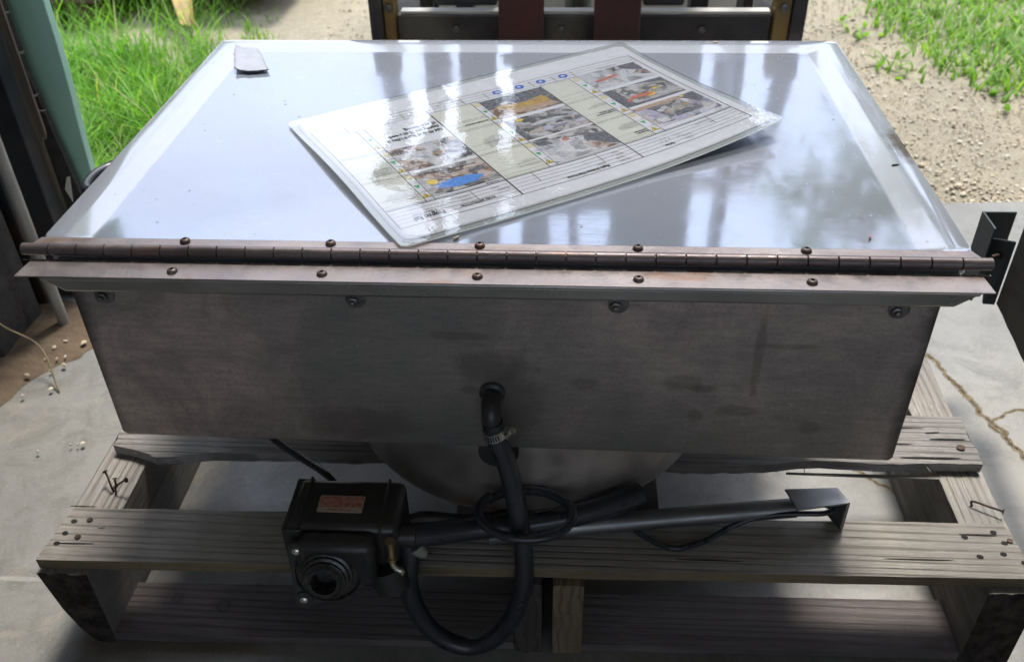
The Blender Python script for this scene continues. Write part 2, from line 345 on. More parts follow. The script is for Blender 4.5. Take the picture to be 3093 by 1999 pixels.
# ------------------------------------------------------------------ mesh helpers
class G:
    def __init__(s): s.v = []; s.f = []
    def add(s, vs_, fs):
        o = len(s.v); s.v += [tuple(v) for v in vs_]; s.f += [tuple(i + o for i in f) for f in fs]; return s
    def box(s, x0, x1, y0, y1, z0, z1):
        return s.hexa([(x0, y0, z0), (x1, y0, z0), (x1, y1, z0), (x0, y1, z0), (x0, y0, z1), (x1, y0, z1), (x1, y1, z1), (x0, y1, z1)])
    def hexa(s, p): return s.add(p, [(0, 3, 2, 1), (4, 5, 6, 7), (0, 1, 5, 4), (1, 2, 6, 5), (2, 3, 7, 6), (3, 0, 4, 7)])
    def prism(s, poly, h0, h1, fn=lambda a, b, h: (a, b, h)):
        k = len(poly)
        vs_ = [fn(a, b, h0) for a, b in poly] + [fn(a, b, h1) for a, b in poly]
        return s.add(vs_, [tuple(range(k))[::-1], tuple(range(k, 2 * k))] + [(i, (i + 1) % k, k + (i + 1) % k, k + i) for i in range(k)])
    def tube(s, path, r, n=16, caps=True, hollow=0):
        P = [Vector(p) for p in path]; rs = r if isinstance(r, (list, tuple)) else [r] * len(P)
        T = [(P[min(i + 1, len(P) - 1)] - P[max(i - 1, 0)]).normalized() for i in range(len(P))]
        a = T[0].orthogonal().normalized(); vs_ = []
        for i, p in enumerate(P):
            a = (a - T[i] * a.dot(T[i])).normalized(); b = T[i].cross(a)
            vs_ += [p + (a * math.cos(2 * math.pi * k / n) + b * math.sin(2 * math.pi * k / n)) * rs[i] for k in range(n)]
        fs = [(i * n + k, i * n + (k + 1) % n, (i + 1) * n + (k + 1) % n, (i + 1) * n + k) for i in range(len(P) - 1) for k in range(n)]
        if caps:
            fs.append(tuple(range(n))[::-1])
            if not hollow: fs.append(tuple((len(P) - 1) * n + k for k in range(n)))
        o = len(s.v); s.add(vs_, fs)
        if hollow:
            e = P[-1]; inn = [e + (Vector(vs_[(len(P) - 1) * n + k]) - e) * hollow for k in range(n)]
            dp = [q - T[-1] * rs[-1] * 2.5 for q in inn]
            m = len(s.v); s.v += [tuple(q) for q in inn + dp]; b0 = o + (len(P) - 1) * n
            s.f += [(b0 + k, b0 + (k + 1) % n, m + (k + 1) % n, m + k) for k in range(n)]
            s.f += [(m + k, m + (k + 1) % n, m + n + (k + 1) % n, m + n + k) for k in range(n)] + [tuple(m + n + k for k in range(n))]
        return s
    def lathe(s, c, axis, prof, n=32, cap0=True, cap1=True):
        c = Vector(c); ax = Vector(axis).normalized(); a = ax.orthogonal().normalized(); b = ax.cross(a); vs_ = []
        for (r, h) in prof:
            vs_ += [c + ax * h + (a * math.cos(2 * math.pi * k / n) + b * math.sin(2 * math.pi * k / n)) * r for k in range(n)]
        fs = [(i * n + k, i * n + (k + 1) % n, (i + 1) * n + (k + 1) % n, (i + 1) * n + k) for i in range(len(prof) - 1) for k in range(n)]
        if cap0: fs.append(tuple(range(n))[::-1])
        if cap1: fs.append(tuple((len(prof) - 1) * n + k for k in range(n)))
        return s.add(vs_, fs)
    def build(s, name, mat, parent=None, bevel=0, smooth=True, org=None, fix=True):
        me = bpy.data.meshes.new(name)
        o = bpy.data.objects.new(name, me); col.objects.link(o)
        if parent is not None:
            o.parent = parent; w = Vector((0, 0, 0)); q = parent
            while q is not None: w += q.location; q = q.parent
            off = w
        elif org is not None: o.location = org; off = Vector(org)
        else: off = Vector((0, 0, 0))
        me.from_pydata([(a - off.x, b - off.y, c - off.z) for a, b, c in s.v], [], s.f)
        if fix:
            bm = bmesh.new(); bm.from_mesh(me); bmesh.ops.recalc_face_normals(bm, faces=bm.faces); bm.to_mesh(me); bm.free()
        if smooth:
            me.shade_smooth()
            me.set_sharp_from_angle(angle=R(38))
        me.materials.append(mat)
        if bevel:
            b = o.modifiers.new('bevel', 'BEVEL'); b.width = bevel; b.segments = 2; b.limit_method = 'ANGLE'; b.angle_limit = R(40)
            b.harden_normals = False
        return o

def tag(o, label=None, cat=None, group=None, kind=None):
    for k, v in (('label', label), ('category', cat), ('group', group), ('kind', kind)):
        if v: o[k] = v
    return o
def thing(name, label, cat, loc, group=None, kind=None):
    o = bpy.data.objects.new(name, None); col.objects.link(o); o.location = loc; o.empty_display_size = .05
    return tag(o, label, cat, group, kind)
def catmull(pts, n=8):
    P = [Vector(p) for p in pts]; P = [2 * P[0] - P[1]] + P + [2 * P[-1] - P[-2]]; out = []
    for i in range(1, len(P) - 2):
        for k in range(n):
            t = k / n; a, b, c, d = P[i - 1], P[i], P[i + 1], P[i + 2]
            out.append(.5 * ((2 * b) + (c - a) * t + (2 * a - 5 * b + 4 * c - d) * t * t + (3 * b - a - 3 * c + d) * t ** 3))
    out.append(P[-2]); return out
def nz3(x, y, z): return noise.noise(Vector((x, y, z)))

FLOOR = -0.687
# ------------------------------------------------------------------ ground
g = G(); NX, NY = 60, 60
xs = [-400, -120, -40, -15, -6] + list(np.linspace(-4, 5, 70)) + [8, 16, 40, 120, 400]
ys = [-400, -100, -30, -8, 1.2] + list(np.linspace(1.3, 5, 50)) + [7, 12, 25, 60, 150, 600]
vsx = []
for y in ys:
    for x in xs:
        h = -.712
        if -4 < x < 5 and 1.3 < y < 5: h += .012 * nz3(x * 3, y * 3, 0) + .006 * nz3(x * 14, y * 14, 3)
        vsx.append((x, y, h))
nx = len(xs)
g.add(vsx, [(j * nx + i, j * nx + i + 1, (j + 1) * nx + i + 1, (j + 1) * nx + i) for j in range(len(ys) - 1) for i in range(nx - 1)])
tag(g.build('ground', M['gravel']), kind='structure')

# concrete slab with irregular outer edge
g = G(); edge = []
N = 90
for i in range(N + 1):
    x = -6 + 14 * i / N
    edge.append((x, 1.385 + .13 * (x - 1.1) * (0.6 if 0 < x < 3 else 0) + .018 * nz3(x * 5, 0, 9) + .01 * nz3(x * 17, 0, 4)))
poly = [(-6, -6), (8, -6)] + edge[::-1]
g.prism(poly, -.80, FLOOR)
tag(g.build('concrete_floor', M['concrete'], smooth=False), kind='structure')

def mat_crack():
    n = NT('crack_debris'); at = n.n('ShaderNodeAttribute'); at.attribute_name = 'across'
    d = n.math('ADD', at.outputs['Fac'], n.math('MULTIPLY', n.math('SUBTRACT', n.noise(70, 6, None, .3, .75), .5), 1.9))
    c = n.mix(n.ramp(n.noise(120, 5), [(.35, 0.0), (.65, 1.0)]), (.21, .17, .105), (.11, .085, .055))
    c = n.mix(n.ramp(d, [(.82, 0.0), (.95, .85)]), c, (.035, .03, .022))
    n.set(Base_Color=c, Roughness=.95, Specular_IOR_Level=.1, Alpha=n.ramp(d, [(.42, 0.0), (.56, 1.0)])); return n.m
M['crack'] = mat_crack()
def strip(name, pts, w, mat, z, lab, cat, seed=0):
    C = catmull(pts, 10); g = G(); cols = []; vs_ = []
    k = len(C)
    for s_, al in ((1, 0.0), (.5, .5), (0, 1.0), (-.5, .5), (-1, 0.0)):
        for i, p in enumerate(C):
            t = (C[min(i + 1, k - 1)] - C[max(i - 1, 0)]).normalized(); nr = Vector((-t.y, t.x, 0)); o = .006 * nz3(p.x * 60, p.y * 60, seed + 5)
            q = p + nr * (w * 1.9 * s_ + o); vs_.append((q.x, q.y, z)); cols.append(al)
    o = g.add(vs_, [(r * k + i, r * k + i + 1, (r + 1) * k + i + 1, (r + 1) * k + i) for r in range(4) for i in range(k - 1)]).build(name, M['crack'])
    at = o.data.attributes.new('across', 'FLOAT', 'POINT'); at.data.foreach_set('value', cols)
    tag(o, kind='stuff'); return o
strip('crack_sand', [(.86, .72, 0), (.887, .661, 0), (.896, .618, 0), (.913, .563, 0), (.925, .498, 0), (.945, .461, 0), (.948, .424, 0), (.965, .37, 0), (.98, .25, 0), (1.0, .05, 0)], .0065, M['sand'], FLOOR + .0003, '', '', 1)
strip('crack_sand', [(.948, .44, 0), (.93, .475, 0), (.97, .506, 0), (1.02, .527, 0), (1.1, .53, 0)], .0035, M['sand'], FLOOR + .0008, '', '', 2)
strip('crack_sand', [(.62, .36, 0), (.66, .31, 0), (.70, .285, 0), (.74, .25, 0)], .004, M['sand'], FLOOR + .0003, '', '', 3)

# dirt drift along the left wall
g = G(); pts = []
ctr = [(-1.5, .20), (-1.15, .36), (-1.09, .45), (-1.067, .516), (-1.035, .583), (-.985, .631), (-.97, .70), (-1.0, .78), (-1.2, .86), (-1.5, .86)]
cc_ = catmull([(a, b, 0) for a, b in ctr], 8)
c0 = Vector((-1.25, .60, 0)); rings = [0, .35, .6, .8, .93, 1.0]; k = len(cc_); vs_ = []
for r_ in rings:
    for p in cc_:
        j = 1 + .05 * nz3(p.x * 25, p.y * 25, 1)
        q = c0 + (p - c0) * r_ * j
        hh = .012 * (1 - r_ ** 3) + .004 * nz3(q.x * 40, q.y * 40, 2) * (1 - r_ ** 6)
        vs_.append((q.x, q.y, FLOOR + .0008 + max(hh, 0)))
fs = [(i * k + j, i * k + (j + 1), (i + 1) * k + (j + 1), (i + 1) * k + j) for i in range(len(rings) - 1) for j in range(k - 1)]
tag(g.add(vs_, fs).build('floor_dirt', M['dirt']), kind='stuff')

# ------------------------------------------------------------------ pebbles (one stuff object), numpy built
phi = (1 + 5 ** .5) / 2
ICO = np.array([(-1, phi, 0), (1, phi, 0), (-1, -phi, 0), (1, -phi, 0), (0, -1, phi), (0, 1, phi), (0, -1, -phi), (0, 1, -phi), (phi, 0, -1), (phi, 0, 1), (-phi, 0, -1), (-phi, 0, 1)]) / 1.902
ICF = np.array([(0, 11, 5), (0, 5, 1), (0, 1, 7), (0, 7, 10), (0, 10, 11), (1, 5, 9), (5, 11, 4), (11, 10, 2), (10, 7, 6), (7, 1, 8), (3, 9, 4), (3, 4, 2), (3, 2, 6), (3, 6, 8), (3, 8, 9), (4, 9, 5), (2, 4, 11), (6, 2, 10), (8, 6, 7), (9, 8, 1)])
def pebbles(name, P, S, mat, zbase):
    n = len(P); V = ICO[None] * (1 + rng.uniform(-.28, .28, (n, 12, 1)))
    V = V * (S[:, None, None] * rng.uniform(.6, 1.25, (n, 1, 3)) * np.array([1, 1, .62]))
    a = rng.uniform(0, 6.28, n); c, s = np.cos(a)[:, None], np.sin(a)[:, None]
    X = V[..., 0] * c - V[..., 1] * s; Y = V[..., 0] * s + V[..., 1] * c
    V = np.stack([X + P[:, :1], Y + P[:, 1:2], V[..., 2] + zbase + S[:, None] * .2], -1).reshape(-1, 3)
    Fc = (ICF[None] + (np.arange(n) * 12)[:, None, None]).reshape(-1, 3)
    me = bpy.data.meshes.new(name); me.from_pydata(V.tolist(), [], Fc.tolist()); me.materials.append(mat)
    o = bpy.data.objects.new(name, me); col.objects.link(o); return o
def dens_field(x, y): return np.array([nz3(a * 2.2, b * 2.2, 5) for a, b in zip(x, y)])
n = 34000
x = rng.uniform(-1.3, 2.9, n); y = 1.36 + rng.random(n) ** 1.25 * 2.6
lim = 1.385 + np.where((x > 0) & (x < 3), .078 * (x - 1.1), 0)
d = dens_field(x, y)
keep = (y > lim - .012) & (rng.random(n) < .45 + .9 * d + .4 * (x > .9))
keep &= ~((x < -.95))
x, y = x[keep], y[keep]
s = .0025 + .0045 * rng.random(len(x)) ** 3 + .006 * (rng.random(len(x)) > .992)
near = np.exp(-((y - 1.45) / .12) ** 2); s *= 1 + .45 * near
tag(pebbles('gravel', np.stack([x, y], 1), s, M['pebble'], -.708), kind='stuff')

# ------------------------------------------------------------------ grass
def blades(name, P, H, Wd, lean, mat, zb):
    n = len(P); K = 4; t = np.linspace(0, 1, K + 1)
    a = rng.uniform(0, 6.28, n); dx, dy = np.cos(a), np.sin(a); b = a + rng.uniform(.9, 2.2, n); wx, wy = np.cos(b), np.sin(b)
    le = lean * H * rng.uniform(.3, 1.3, n)
    cx = P[:, 0, None] + dx[:, None] * le[:, None] * t ** 2; cyy = P[:, 1, None] + dy[:, None] * le[:, None] * t ** 2
    cz = zb + H[:, None] * (t - .28 * rng.random(n)[:, None] * t ** 3)
    w = Wd[:, None] * np.array([.8, 1, .85, .55, .04])[None]
    A = np.stack([cx - wx[:, None] * w, cyy - wy[:, None] * w, cz], -1); B = np.stack([cx + wx[:, None] * w, cyy + wy[:, None] * w, cz], -1)
    V = np.stack([A, B], 2).reshape(-1, 3)
    base = (np.arange(n) * (2 * (K + 1)))[:, None, None]
    q = np.array([(2 * i, 2 * i + 1, 2 * i + 3, 2 * i + 2) for i in range(K)])[None]
    Fc = (q + base).reshape(-1, 4)
    me = bpy.data.meshes.new(name); me.from_pydata(V.tolist(), [], Fc.tolist()); me.materials.append(mat); me.shade_smooth()
    o = bpy.data.objects.new(name, me); col.objects.link(o); return o
n = 95000
x = rng.uniform(-4.2, -.6, n); y = rng.uniform(1.15, 5.0, n)
edge_x = -1.02 - .12 * (y - 1.4) - .10 * np.maximum(y - 2.4, 0) + .10 * dens_field(x * 0 + 1, y * 2)
tuft = dens_field(x * 3, y * 3)
keep = ~((y > 2.45) & (x > -2.5) & (x < -1.25) & (rng.random(n) > .22)) & (x < edge_x + .05 * rng.standard_normal(n)) & (rng.random(n) < .62 + .8 * tuft)
x, y, tuft = x[keep], y[keep], tuft[keep]
H = (.08 + .13 * rng.random(len(x))) * (1 + .7 * tuft)
H *= np.clip((edge_x[keep] - x) / .25 + .35, .3, 1)
tag(blades('grass', np.stack([x, y], 1), H, .0016 + .0022 * rng.random(len(x)), .9, M['grass'], -.712), kind='stuff')
n = 42000
x = rng.uniform(.3, 4.5, n); y = rng.uniform(1.9, 6, n)
fx = 1.36 + .0 * y + 1.1 * np.maximum(2.45 - y, 0) + .5 * np.maximum(y - 3.1, 0) * 0
d = dens_field(x * 2.3 + 9, y * 2.3); d2 = dens_field(x * 7 + 3, y * 7)
keep = (x > fx + .30 * d + .12 * d2 - .04) & (rng.random(n) < .75 + 1.0 * d2)
x, y = x[keep], y[keep]
tag(blades('grass', np.stack([x, y], 1), .03 + .07 * rng.random(len(x)), .0025 + .004 * rng.random(len(x)), 1.1, M['weeds'], -.712), kind='stuff')
# broad-leaved weeds along the right verge and scattered sprouts on the drive
n = 1500
x = rng.uniform(.6, 3.2, n); y = rng.uniform(2.0, 4, n)
keep = (x > 1.36 + 1.1 * np.maximum(2.45 - y, 0) + .34 * dens_field(x * 2.3 + 9, y * 2.3) - .16) & (dens_field(x * 7 + 3, y * 7) > -.05)
x, y = x[keep], y[keep]
tag(blades('weed_leaves', np.stack([x, y], 1), .025 + .03 * rng.random(len(x)), .006 + .007 * rng.random(len(x)), 1.6, M['weeds'], -.712), kind='stuff')

# ------------------------------------------------------------------ garage
gar = thing('garage', 'dim garage shell open to the gravel drive, rear opening added for fill light', 'garage', (0, -2, FLOOR))
HD = 2.8     # head of the door opening
def gpart(name, mat, *boxes, bevel=0, par=gar):
    g = G()
    for b in boxes: g.box(*b)
    return g.build(name, mat, par, bevel, smooth=False)
gpart('wall', M['wall'], (-2.2, -2.1, -5.2, .98, FLOOR, 3.0))
gpart('wall', M['wall'], (4.2, 4.3, -5.2, 1.12, FLOOR, 3.0))
gpart('wall', M['wall'], (-2.1, -1.2, -5.2, -5.1, FLOOR, 3.0)); gpart('wall', M['wall'], (3.2, 4.2, -5.2, -5.1, FLOOR, 3.0)); gpart('lintel', M['wall'], (-1.2, 3.2, -5.2, -5.1, 2.4, 3.0)); gpart('wall', M['wall'], (-1.2, 3.2, -5.2, -5.1, FLOOR, .0))  # rear wall opening behind the camera, added to throw light on the tub face
gpart('ceiling', M['ceiling'], (-2.2, 4.3, -5.2, 1.12, 3.0, 3.08))
gpart('lintel', M['wall'], (-2.1, 4.2, 1.0, 1.1, HD, 3.0))
gpart('wall', M['dark_sheet'], (-2.1, -1.16, .985, 1.06, FLOOR, HD))
gpart('wall', M['wall'], (2.6, 4.2, 1.0, 1.1, FLOOR, HD))
for yy in (-4, -2.6, -1.2, .2): gpart('rafter', M['stud'], (-2.1, 4.2, yy, yy + .05, 2.84, 2.998))

# left jamb assembly
jam = thing('door_jamb', 'mint green door jamb with torn black seal left of the tub', 'door jamb', (-1.12, .97, FLOOR))
g = G()
zs = np.linspace(FLOOR, HD - .002, 60); vs_ = []
for zz in zs:
    w = .006 * nz3(zz * 4, 0, 3)
    vs_ += [(-1.115 + w * .5, .965, zz), (-1.040 + w + (.02 if zz > -.1 else .02 * (zz + .5) / .4 if zz > -.5 else 0), .965, zz), (-1.040 + w + (.02 if zz > -.1 else .02 * (zz + .5) / .4 if zz > -.5 else 0), .99, zz), (-1.115 + w * .5, .99, zz)]
fs = []
for i in range(len(zs) - 1):
    for k in range(4): fs.append((4 * i + k, 4 * i + (k + 1) % 4, 4 * i + 4 + (k + 1) % 4, 4 * i + 4 + k))
g.add(vs_, fs + [(0, 1, 2, 3), tuple(4 * (len(zs) - 1) + k for k in range(4))]).build('green_panel', M['jamb_green'], jam, .002)
g = G(); vs_ = []; fs = []
for i, zz in enumerate(zs):
    w = .008 * nz3(zz * 6, 2, 3) + .006 * nz3(zz * 25, 2, 1); sh = .022 if zz < -.30 else 0
    sh = .03 * max(0, min(1, (-.15 - zz) / .3))
    for (a, b) in ((-1.106, .935), (-1.088 + w * .6 + sh, .930), (-1.086 + w * .6 + sh, .940), (-1.104, .950)): vs_.append((a, b, zz))
for i in range(len(zs) - 1):
    for k in range(4): fs.append((4 * i + k, 4 * i + (k + 1) % 4, 4 * i + 4 + (k + 1) % 4, 4 * i + 4 + k))
g.add(vs_, fs + [(0, 1, 2, 3), tuple(4 * (len(zs) - 1) + k for k in range(4))]).build('rubber_seal', M['rubber_seal'], jam)
g = G()
for (zz, ln, dz) in ((-.02, .018, .0005), (-.105, .020, .001), (-.20, .016, .001), (-.235, .026, .0), (-.43, .022, .03)):
    g.prism([(-1.10, zz), (-1.10 + ln * .6, zz + .001 + dz), (-1.10 + ln, zz + .004 + dz), (-1.10 + ln * .4, zz - .003 - dz)], .924, .9255, lambda a, b, h: (a + .012, h, b))
g.build('torn_flake', M['body_white'], jam, smooth=False)
g = G(); pr = [(-1.092, HD - .01), (-1.074, HD - .01), (-1.074, -.258), (-1.078, -.272), (-1.082, -.262), (-1.087, -.28), (-1.092, -.268)]
g.prism(pr, .852, .860, lambda a, b, h: (a + .030, h, b)).build('brown_batten', M['stud'], jam, .001, smooth=False)
g = G().box(-1.215, -1.128, .925, .975, FLOOR, HD - .003).build('back_post', M['dark_sheet'], jam, .003, smooth=False)
g = G().box(-1.155, -1.100, .86, .905, FLOOR, HD - .005).build('steel_channel', M['dark_sheet'], jam, .004, smooth=False)
g = G().box(-1.30, -1.16, .82, .90, FLOOR, HD - .004).build('steel_post', M['dark_sheet'], jam, .004, smooth=False)

G().tube([(-1.083 + .003 * nz3(z_, 0, 0), .74, z_) for z_ in np.linspace(FLOOR, 2.4, 40)], .0125, 16).build('conduit', M['pale_pipe'], org=(-1.083, .74, FLOOR))
tag(bpy.data.objects['conduit'], 'pale dusty vertical conduit standing on the dirt inside the doorway', 'pipe')
g = G().hexa([(-1.9, .55, FLOOR), (-1.155, .60, FLOOR), (-1.155, .78, FLOOR), (-1.9, .80, FLOOR), (-1.9, .55, .35), (-1.16, .60, .35), (-1.16, .78, .35), (-1.9, .80, .35)])
o = g.build('storage_cabinet', M['rubber_seal'], bevel=.006, org=(-1.5, .65, FLOOR)); tag(o, 'black shadowy cabinet in the corner left of the pale conduit', 'cabinet')
o = G().tube(catmull([(-1.195, .588, -.42), (-1.15, .585, -.50), (-1.114, .580, -.57), (-1.04, .57, -.62), (-.985, .50, FLOOR + .003)], 8), .0022, 8).build('twine', M['sand'], org=(-1.1, .58, FLOOR))
tag(o, 'thin straw coloured twine hanging down onto the dirt drift', 'twine')
P = np.array([(-.881, .334), (-.868, .336), (-.859, .339), (-.938, .314), (-1.0, .50), (-1.02, .61), (-1.035, .60), (-1.06, .60), (-1.072, .54), (-1.05, .475), (-1.03, .56), (-1.01, .58), (-1.10, .42), (-1.0, .66), (-1.045, .665), (-1.06, .64)])
tag(pebbles('loose_pebbles', P, rng.uniform(.003, .007, len(P)), M['pebble'], FLOOR + .010), kind='stuff')

# ------------------------------------------------------------------ pallet
PA = 0.0205
pal = thing('pallet', 'weathered grey wooden pallet carrying the stainless tub', 'pallet', (0.03, .3, FLOOR))
pal.rotation_euler = (0, 0, 0)
def prot(v): return (v[0] - PA * v[1] * 0, v[1] + PA * v[0], v[2])
def board(name, x0, x1, y0, y1, z0, z1, mat, axis=0, seed=0, ragf=.001, ragb=.001, rage=.002, nl=90, skew=0, top=0.0006, par=pal, shape=None, endmat=None, chew=0, edgemat=None):
    """rectangular section swept along the axis with ragged long edges and ends"""
    g = G(); na = 7; L0, L1 = (x0, x1) if axis == 0 else (y0, y1); A0, A1 = (y0, y1) if axis == 0 else (x0, x1)
    prof = [(i / na, 0) for i in range(na + 1)] + [(1 - i / na, 1) for i in range(na + 1)]
    k = len(prof); vs_ = []
    for i in range(nl + 1):
        t = i / nl; Lc = L0 + (L1 - L0) * t
        e0 = ragf * (nz3(Lc * 9, seed, 0) * 1.6 + nz3(Lc * 45, seed, 1) * .6); e1 = ragb * (nz3(Lc * 8, seed + 7, 0) * 1.6 + nz3(Lc * 50, seed + 7, 1) * .6)
        if shape: s0, s1 = shape(t); e0 += s0; e1 += s1
        for (a, zt) in prof:
            ac = A0 + e0 + (A1 + e1 - A0 - e0) * a
            lo = 0
            if i == 0: lo = -abs(rage * (nz3(ac * 70, seed, 3) + .6 * nz3(ac * 200, seed, 4))) + skew * a
            if i == nl: lo = abs(rage * (nz3(ac * 70, seed, 5) + .6 * nz3(ac * 200, seed, 6))) - skew * a
            zz = z0 + (z1 - z0) * zt + top * nz3(Lc * 20, ac * 120, seed + zt)
            if a in (0, 1): zz += (.0012 if zt == 0 else -.0012)
            if chew and i < 9 and zt == 0:
                w_ = (1 - i / 9) ** .5 * max(0, 1 - a / .55); zz += (.075 * w_ + .012 * nz3(a * 14, i * .5, 3)) * chew; ac += .014 * w_ * chew
            q = (Lc + lo, ac, zz) if axis == 0 else (ac, Lc + lo, zz)
            vs_.append(prot(q))
    fs = [(i * k + j, i * k + (j + 1) % k, (i + 1) * k + (j + 1) % k, (i + 1) * k + j) for i in range(nl) for j in range(k)]
    fs += [tuple(range(k)), tuple(nl * k + j for j in range(k))]
    o = g.add(vs_, fs).build(name, mat, par)
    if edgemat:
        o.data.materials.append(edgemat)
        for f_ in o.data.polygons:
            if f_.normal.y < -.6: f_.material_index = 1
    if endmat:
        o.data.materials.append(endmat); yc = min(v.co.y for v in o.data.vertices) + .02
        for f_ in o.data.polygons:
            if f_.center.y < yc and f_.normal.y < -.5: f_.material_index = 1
    return o
ZT = -.500
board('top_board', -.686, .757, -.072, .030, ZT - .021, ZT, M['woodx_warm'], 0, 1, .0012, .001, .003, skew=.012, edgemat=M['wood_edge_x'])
def worn(t):
    s0 = 0
    if t < .12: s0 = -.010 * math.sin(t / .12 * math.pi)
    if t < .045: s0 = .016 * (1 - t / .045)
    if .60 < t < .80: s0 = -.012 * math.sin((t - .6) / .2 * math.pi)
    return s0, 0
board('top_board', -.668, .756, .155, .268, ZT - .020, ZT, M['woodx_old'], 0, 2, .004, .002, .016, shape=worn)
board('top_board', -.67, .755, .52, .61, ZT - .020, ZT, M['woodx'], 0, 3, .002, .002, .006)
board('top_board', -.67, .755, .72, .81, ZT - .020, ZT, M['woodx'], 0, 4, .002, .002, .006)
board('top_board', -.67, .755, .90, .99, ZT - .020, ZT, M['woodx'], 0, 5, .002, .002, .006)
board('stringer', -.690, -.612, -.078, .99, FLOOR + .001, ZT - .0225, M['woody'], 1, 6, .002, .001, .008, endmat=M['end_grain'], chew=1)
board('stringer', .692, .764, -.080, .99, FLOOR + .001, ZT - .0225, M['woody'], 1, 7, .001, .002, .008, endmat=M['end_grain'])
board('stringer', .018, .060, -.080, .99, FLOOR + .001, ZT - .0225, M['woody_dark'], 1, 8, .001, .001, .006)
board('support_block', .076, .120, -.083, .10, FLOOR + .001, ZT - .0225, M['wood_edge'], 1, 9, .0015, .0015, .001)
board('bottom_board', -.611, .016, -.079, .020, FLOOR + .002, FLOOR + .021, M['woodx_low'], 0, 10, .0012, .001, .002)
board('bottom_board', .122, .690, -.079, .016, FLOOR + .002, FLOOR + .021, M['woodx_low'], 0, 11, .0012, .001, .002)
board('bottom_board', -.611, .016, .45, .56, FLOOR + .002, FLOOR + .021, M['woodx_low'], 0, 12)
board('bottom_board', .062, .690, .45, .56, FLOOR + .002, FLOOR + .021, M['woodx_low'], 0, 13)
# nail holes, nails
def disc(x, y, z, rx, ry, a, name, mat, h=.0006):
    g = G(); k = 12
    g.prism([(x + rx * math.cos(t) * math.cos(a) - ry * math.sin(t) * math.sin(a) + .0006 * math.sin(5 * t), y + rx * math.cos(t) * math.sin(a) + ry * math.sin(t) * math.cos(a)) for t in [2 * math.pi * i / k for i in range(k)]], z, z + h)
    return g.build(name, mat, pal)
for x, y in ((-.661, -.012), (-.664, -.036), (-.668, -.056), (.679, .015), (.724, .026), (.733, .006), (.689, -.021), (.724, -.015), (.748, -.030)):
    disc(x, y, ZT + .0006, .0048, .0036, random.uniform(-.4, .3), 'nail_hole', M['hole'])
for x, y in ((-.637, -.009), (-.641, -.043), (.742, .010)):
    disc(x, y, ZT + .0014, .0045, .0042, 0, 'nail_head', M['nail'], .0012)
disc(-.613, -.023, ZT + .0008, .005, .0012, 0, 'staple', M['chrome'], .0006)
disc(.735, .205, ZT + .001, .007, .006, 0, 'nail_head', M['nail'], .002)
disc(.70, .24, ZT + .001, .012, .0015, 0.1, 'board_split', M['hole'], .0006)
disc(-.625, .215, ZT + .001, .006, .005, 0, 'nail_head', M['nail'], .002)
disc(-.60, .24, ZT + .001, .010, .003, 0, 'board_split', M['hole'], .0006)
def bent_nail(pts):
    o = G().tube(catmull(pts, 5), .0017, 8).lathe(pts[-1], Vector(pts[-1]) - Vector(pts[-2]), [(.0042, -.0006), (.0046, .0), (.0042, .0009)], 12).build('bent_nail', M['nail'], pal)
zs_ = ZT - .0225
bent_nail([(-.640, .072, zs_ - .002), (-.641, .072, zs_ + .012), (-.650, .085, zs_ + .022), (-.655, .09, zs_ + .027)])
bent_nail([(-.636, .070, zs_ - .002), (-.632, .070, zs_ + .014), (-.617, .072, zs_ + .026), (-.612, .072, zs_ + .028)])
bent_nail([(-.640, .082, zs_ - .002), (-.640, .084, zs_ + .010), (-.641, .088, zs_ + .014)])
bent_nail([(.725, .10, zs_ - .002), (.722, .10, zs_ + .010), (.742, .088, zs_ + .012), (.760, .078, zs_ + .013)])
for x, y, l_, w_, a_ in ((-.66, .018, .022, .0012, 0), (-.64, -.055, .03, .001, .02), (.70, .02, .028, .0012, 0), (.60, -.03, .05, .0009, .01), (-.30, .0, .04, .0008, 0), (.30, -.045, .05, .001, .0), (-.13, -.05, .03, .001, 0)):
    disc(x, y, ZT + .0007, l_, w_, a_, 'board_split', M['hole'], .0005)
for x, y, l_, w_ in ((.60, .21, .06, .0013), (.68, .18, .05, .0016), (.62, .25, .07, .001), (.5, .23, .05, .0012), (-.60, .19, .03, .0016), (-.52, .22, .05, .001), (-.63, .25, .02, .002), (.72, .225, .03, .0014)):
    disc(x, y, ZT + .0009, l_, w_, .02, 'board_split', M['hole'], .0005)
# splinters on the rough board
g = G()
for i in range(26):
    x = random.choice((random.uniform(.10, .70), random.uniform(-.66, -.2))); y = .153 + PA * 0; ln = random.uniform(.006, .03)
    a = random.uniform(-2.2, -.6); z0 = ZT - random.uniform(.004, .018)
    g.tube([prot((x, y + .004, z0)), prot((x + ln * math.cos(a) * .6, y - ln * .35, z0 - .002)), prot((x + ln * math.cos(a), y - ln * .5, z0 - random.uniform(0, .004)))], [.0008, .0005, .0001], 5)
g.build('splinters', M['woodx_old'], pal)['kind'] = 'stuff'
g = G().hexa([prot(v) for v in ((.45, .150, ZT - .026), (.755, .140, ZT - .027), (.757, .146, ZT - .027), (.45, .153, ZT - .026), (.45, .150, ZT - .0245), (.755, .141, ZT - .0235), (.757, .149, ZT - .0235), (.45, .154, ZT - .0245))]).build('loose_splinter', M['woodx_old'], pal)

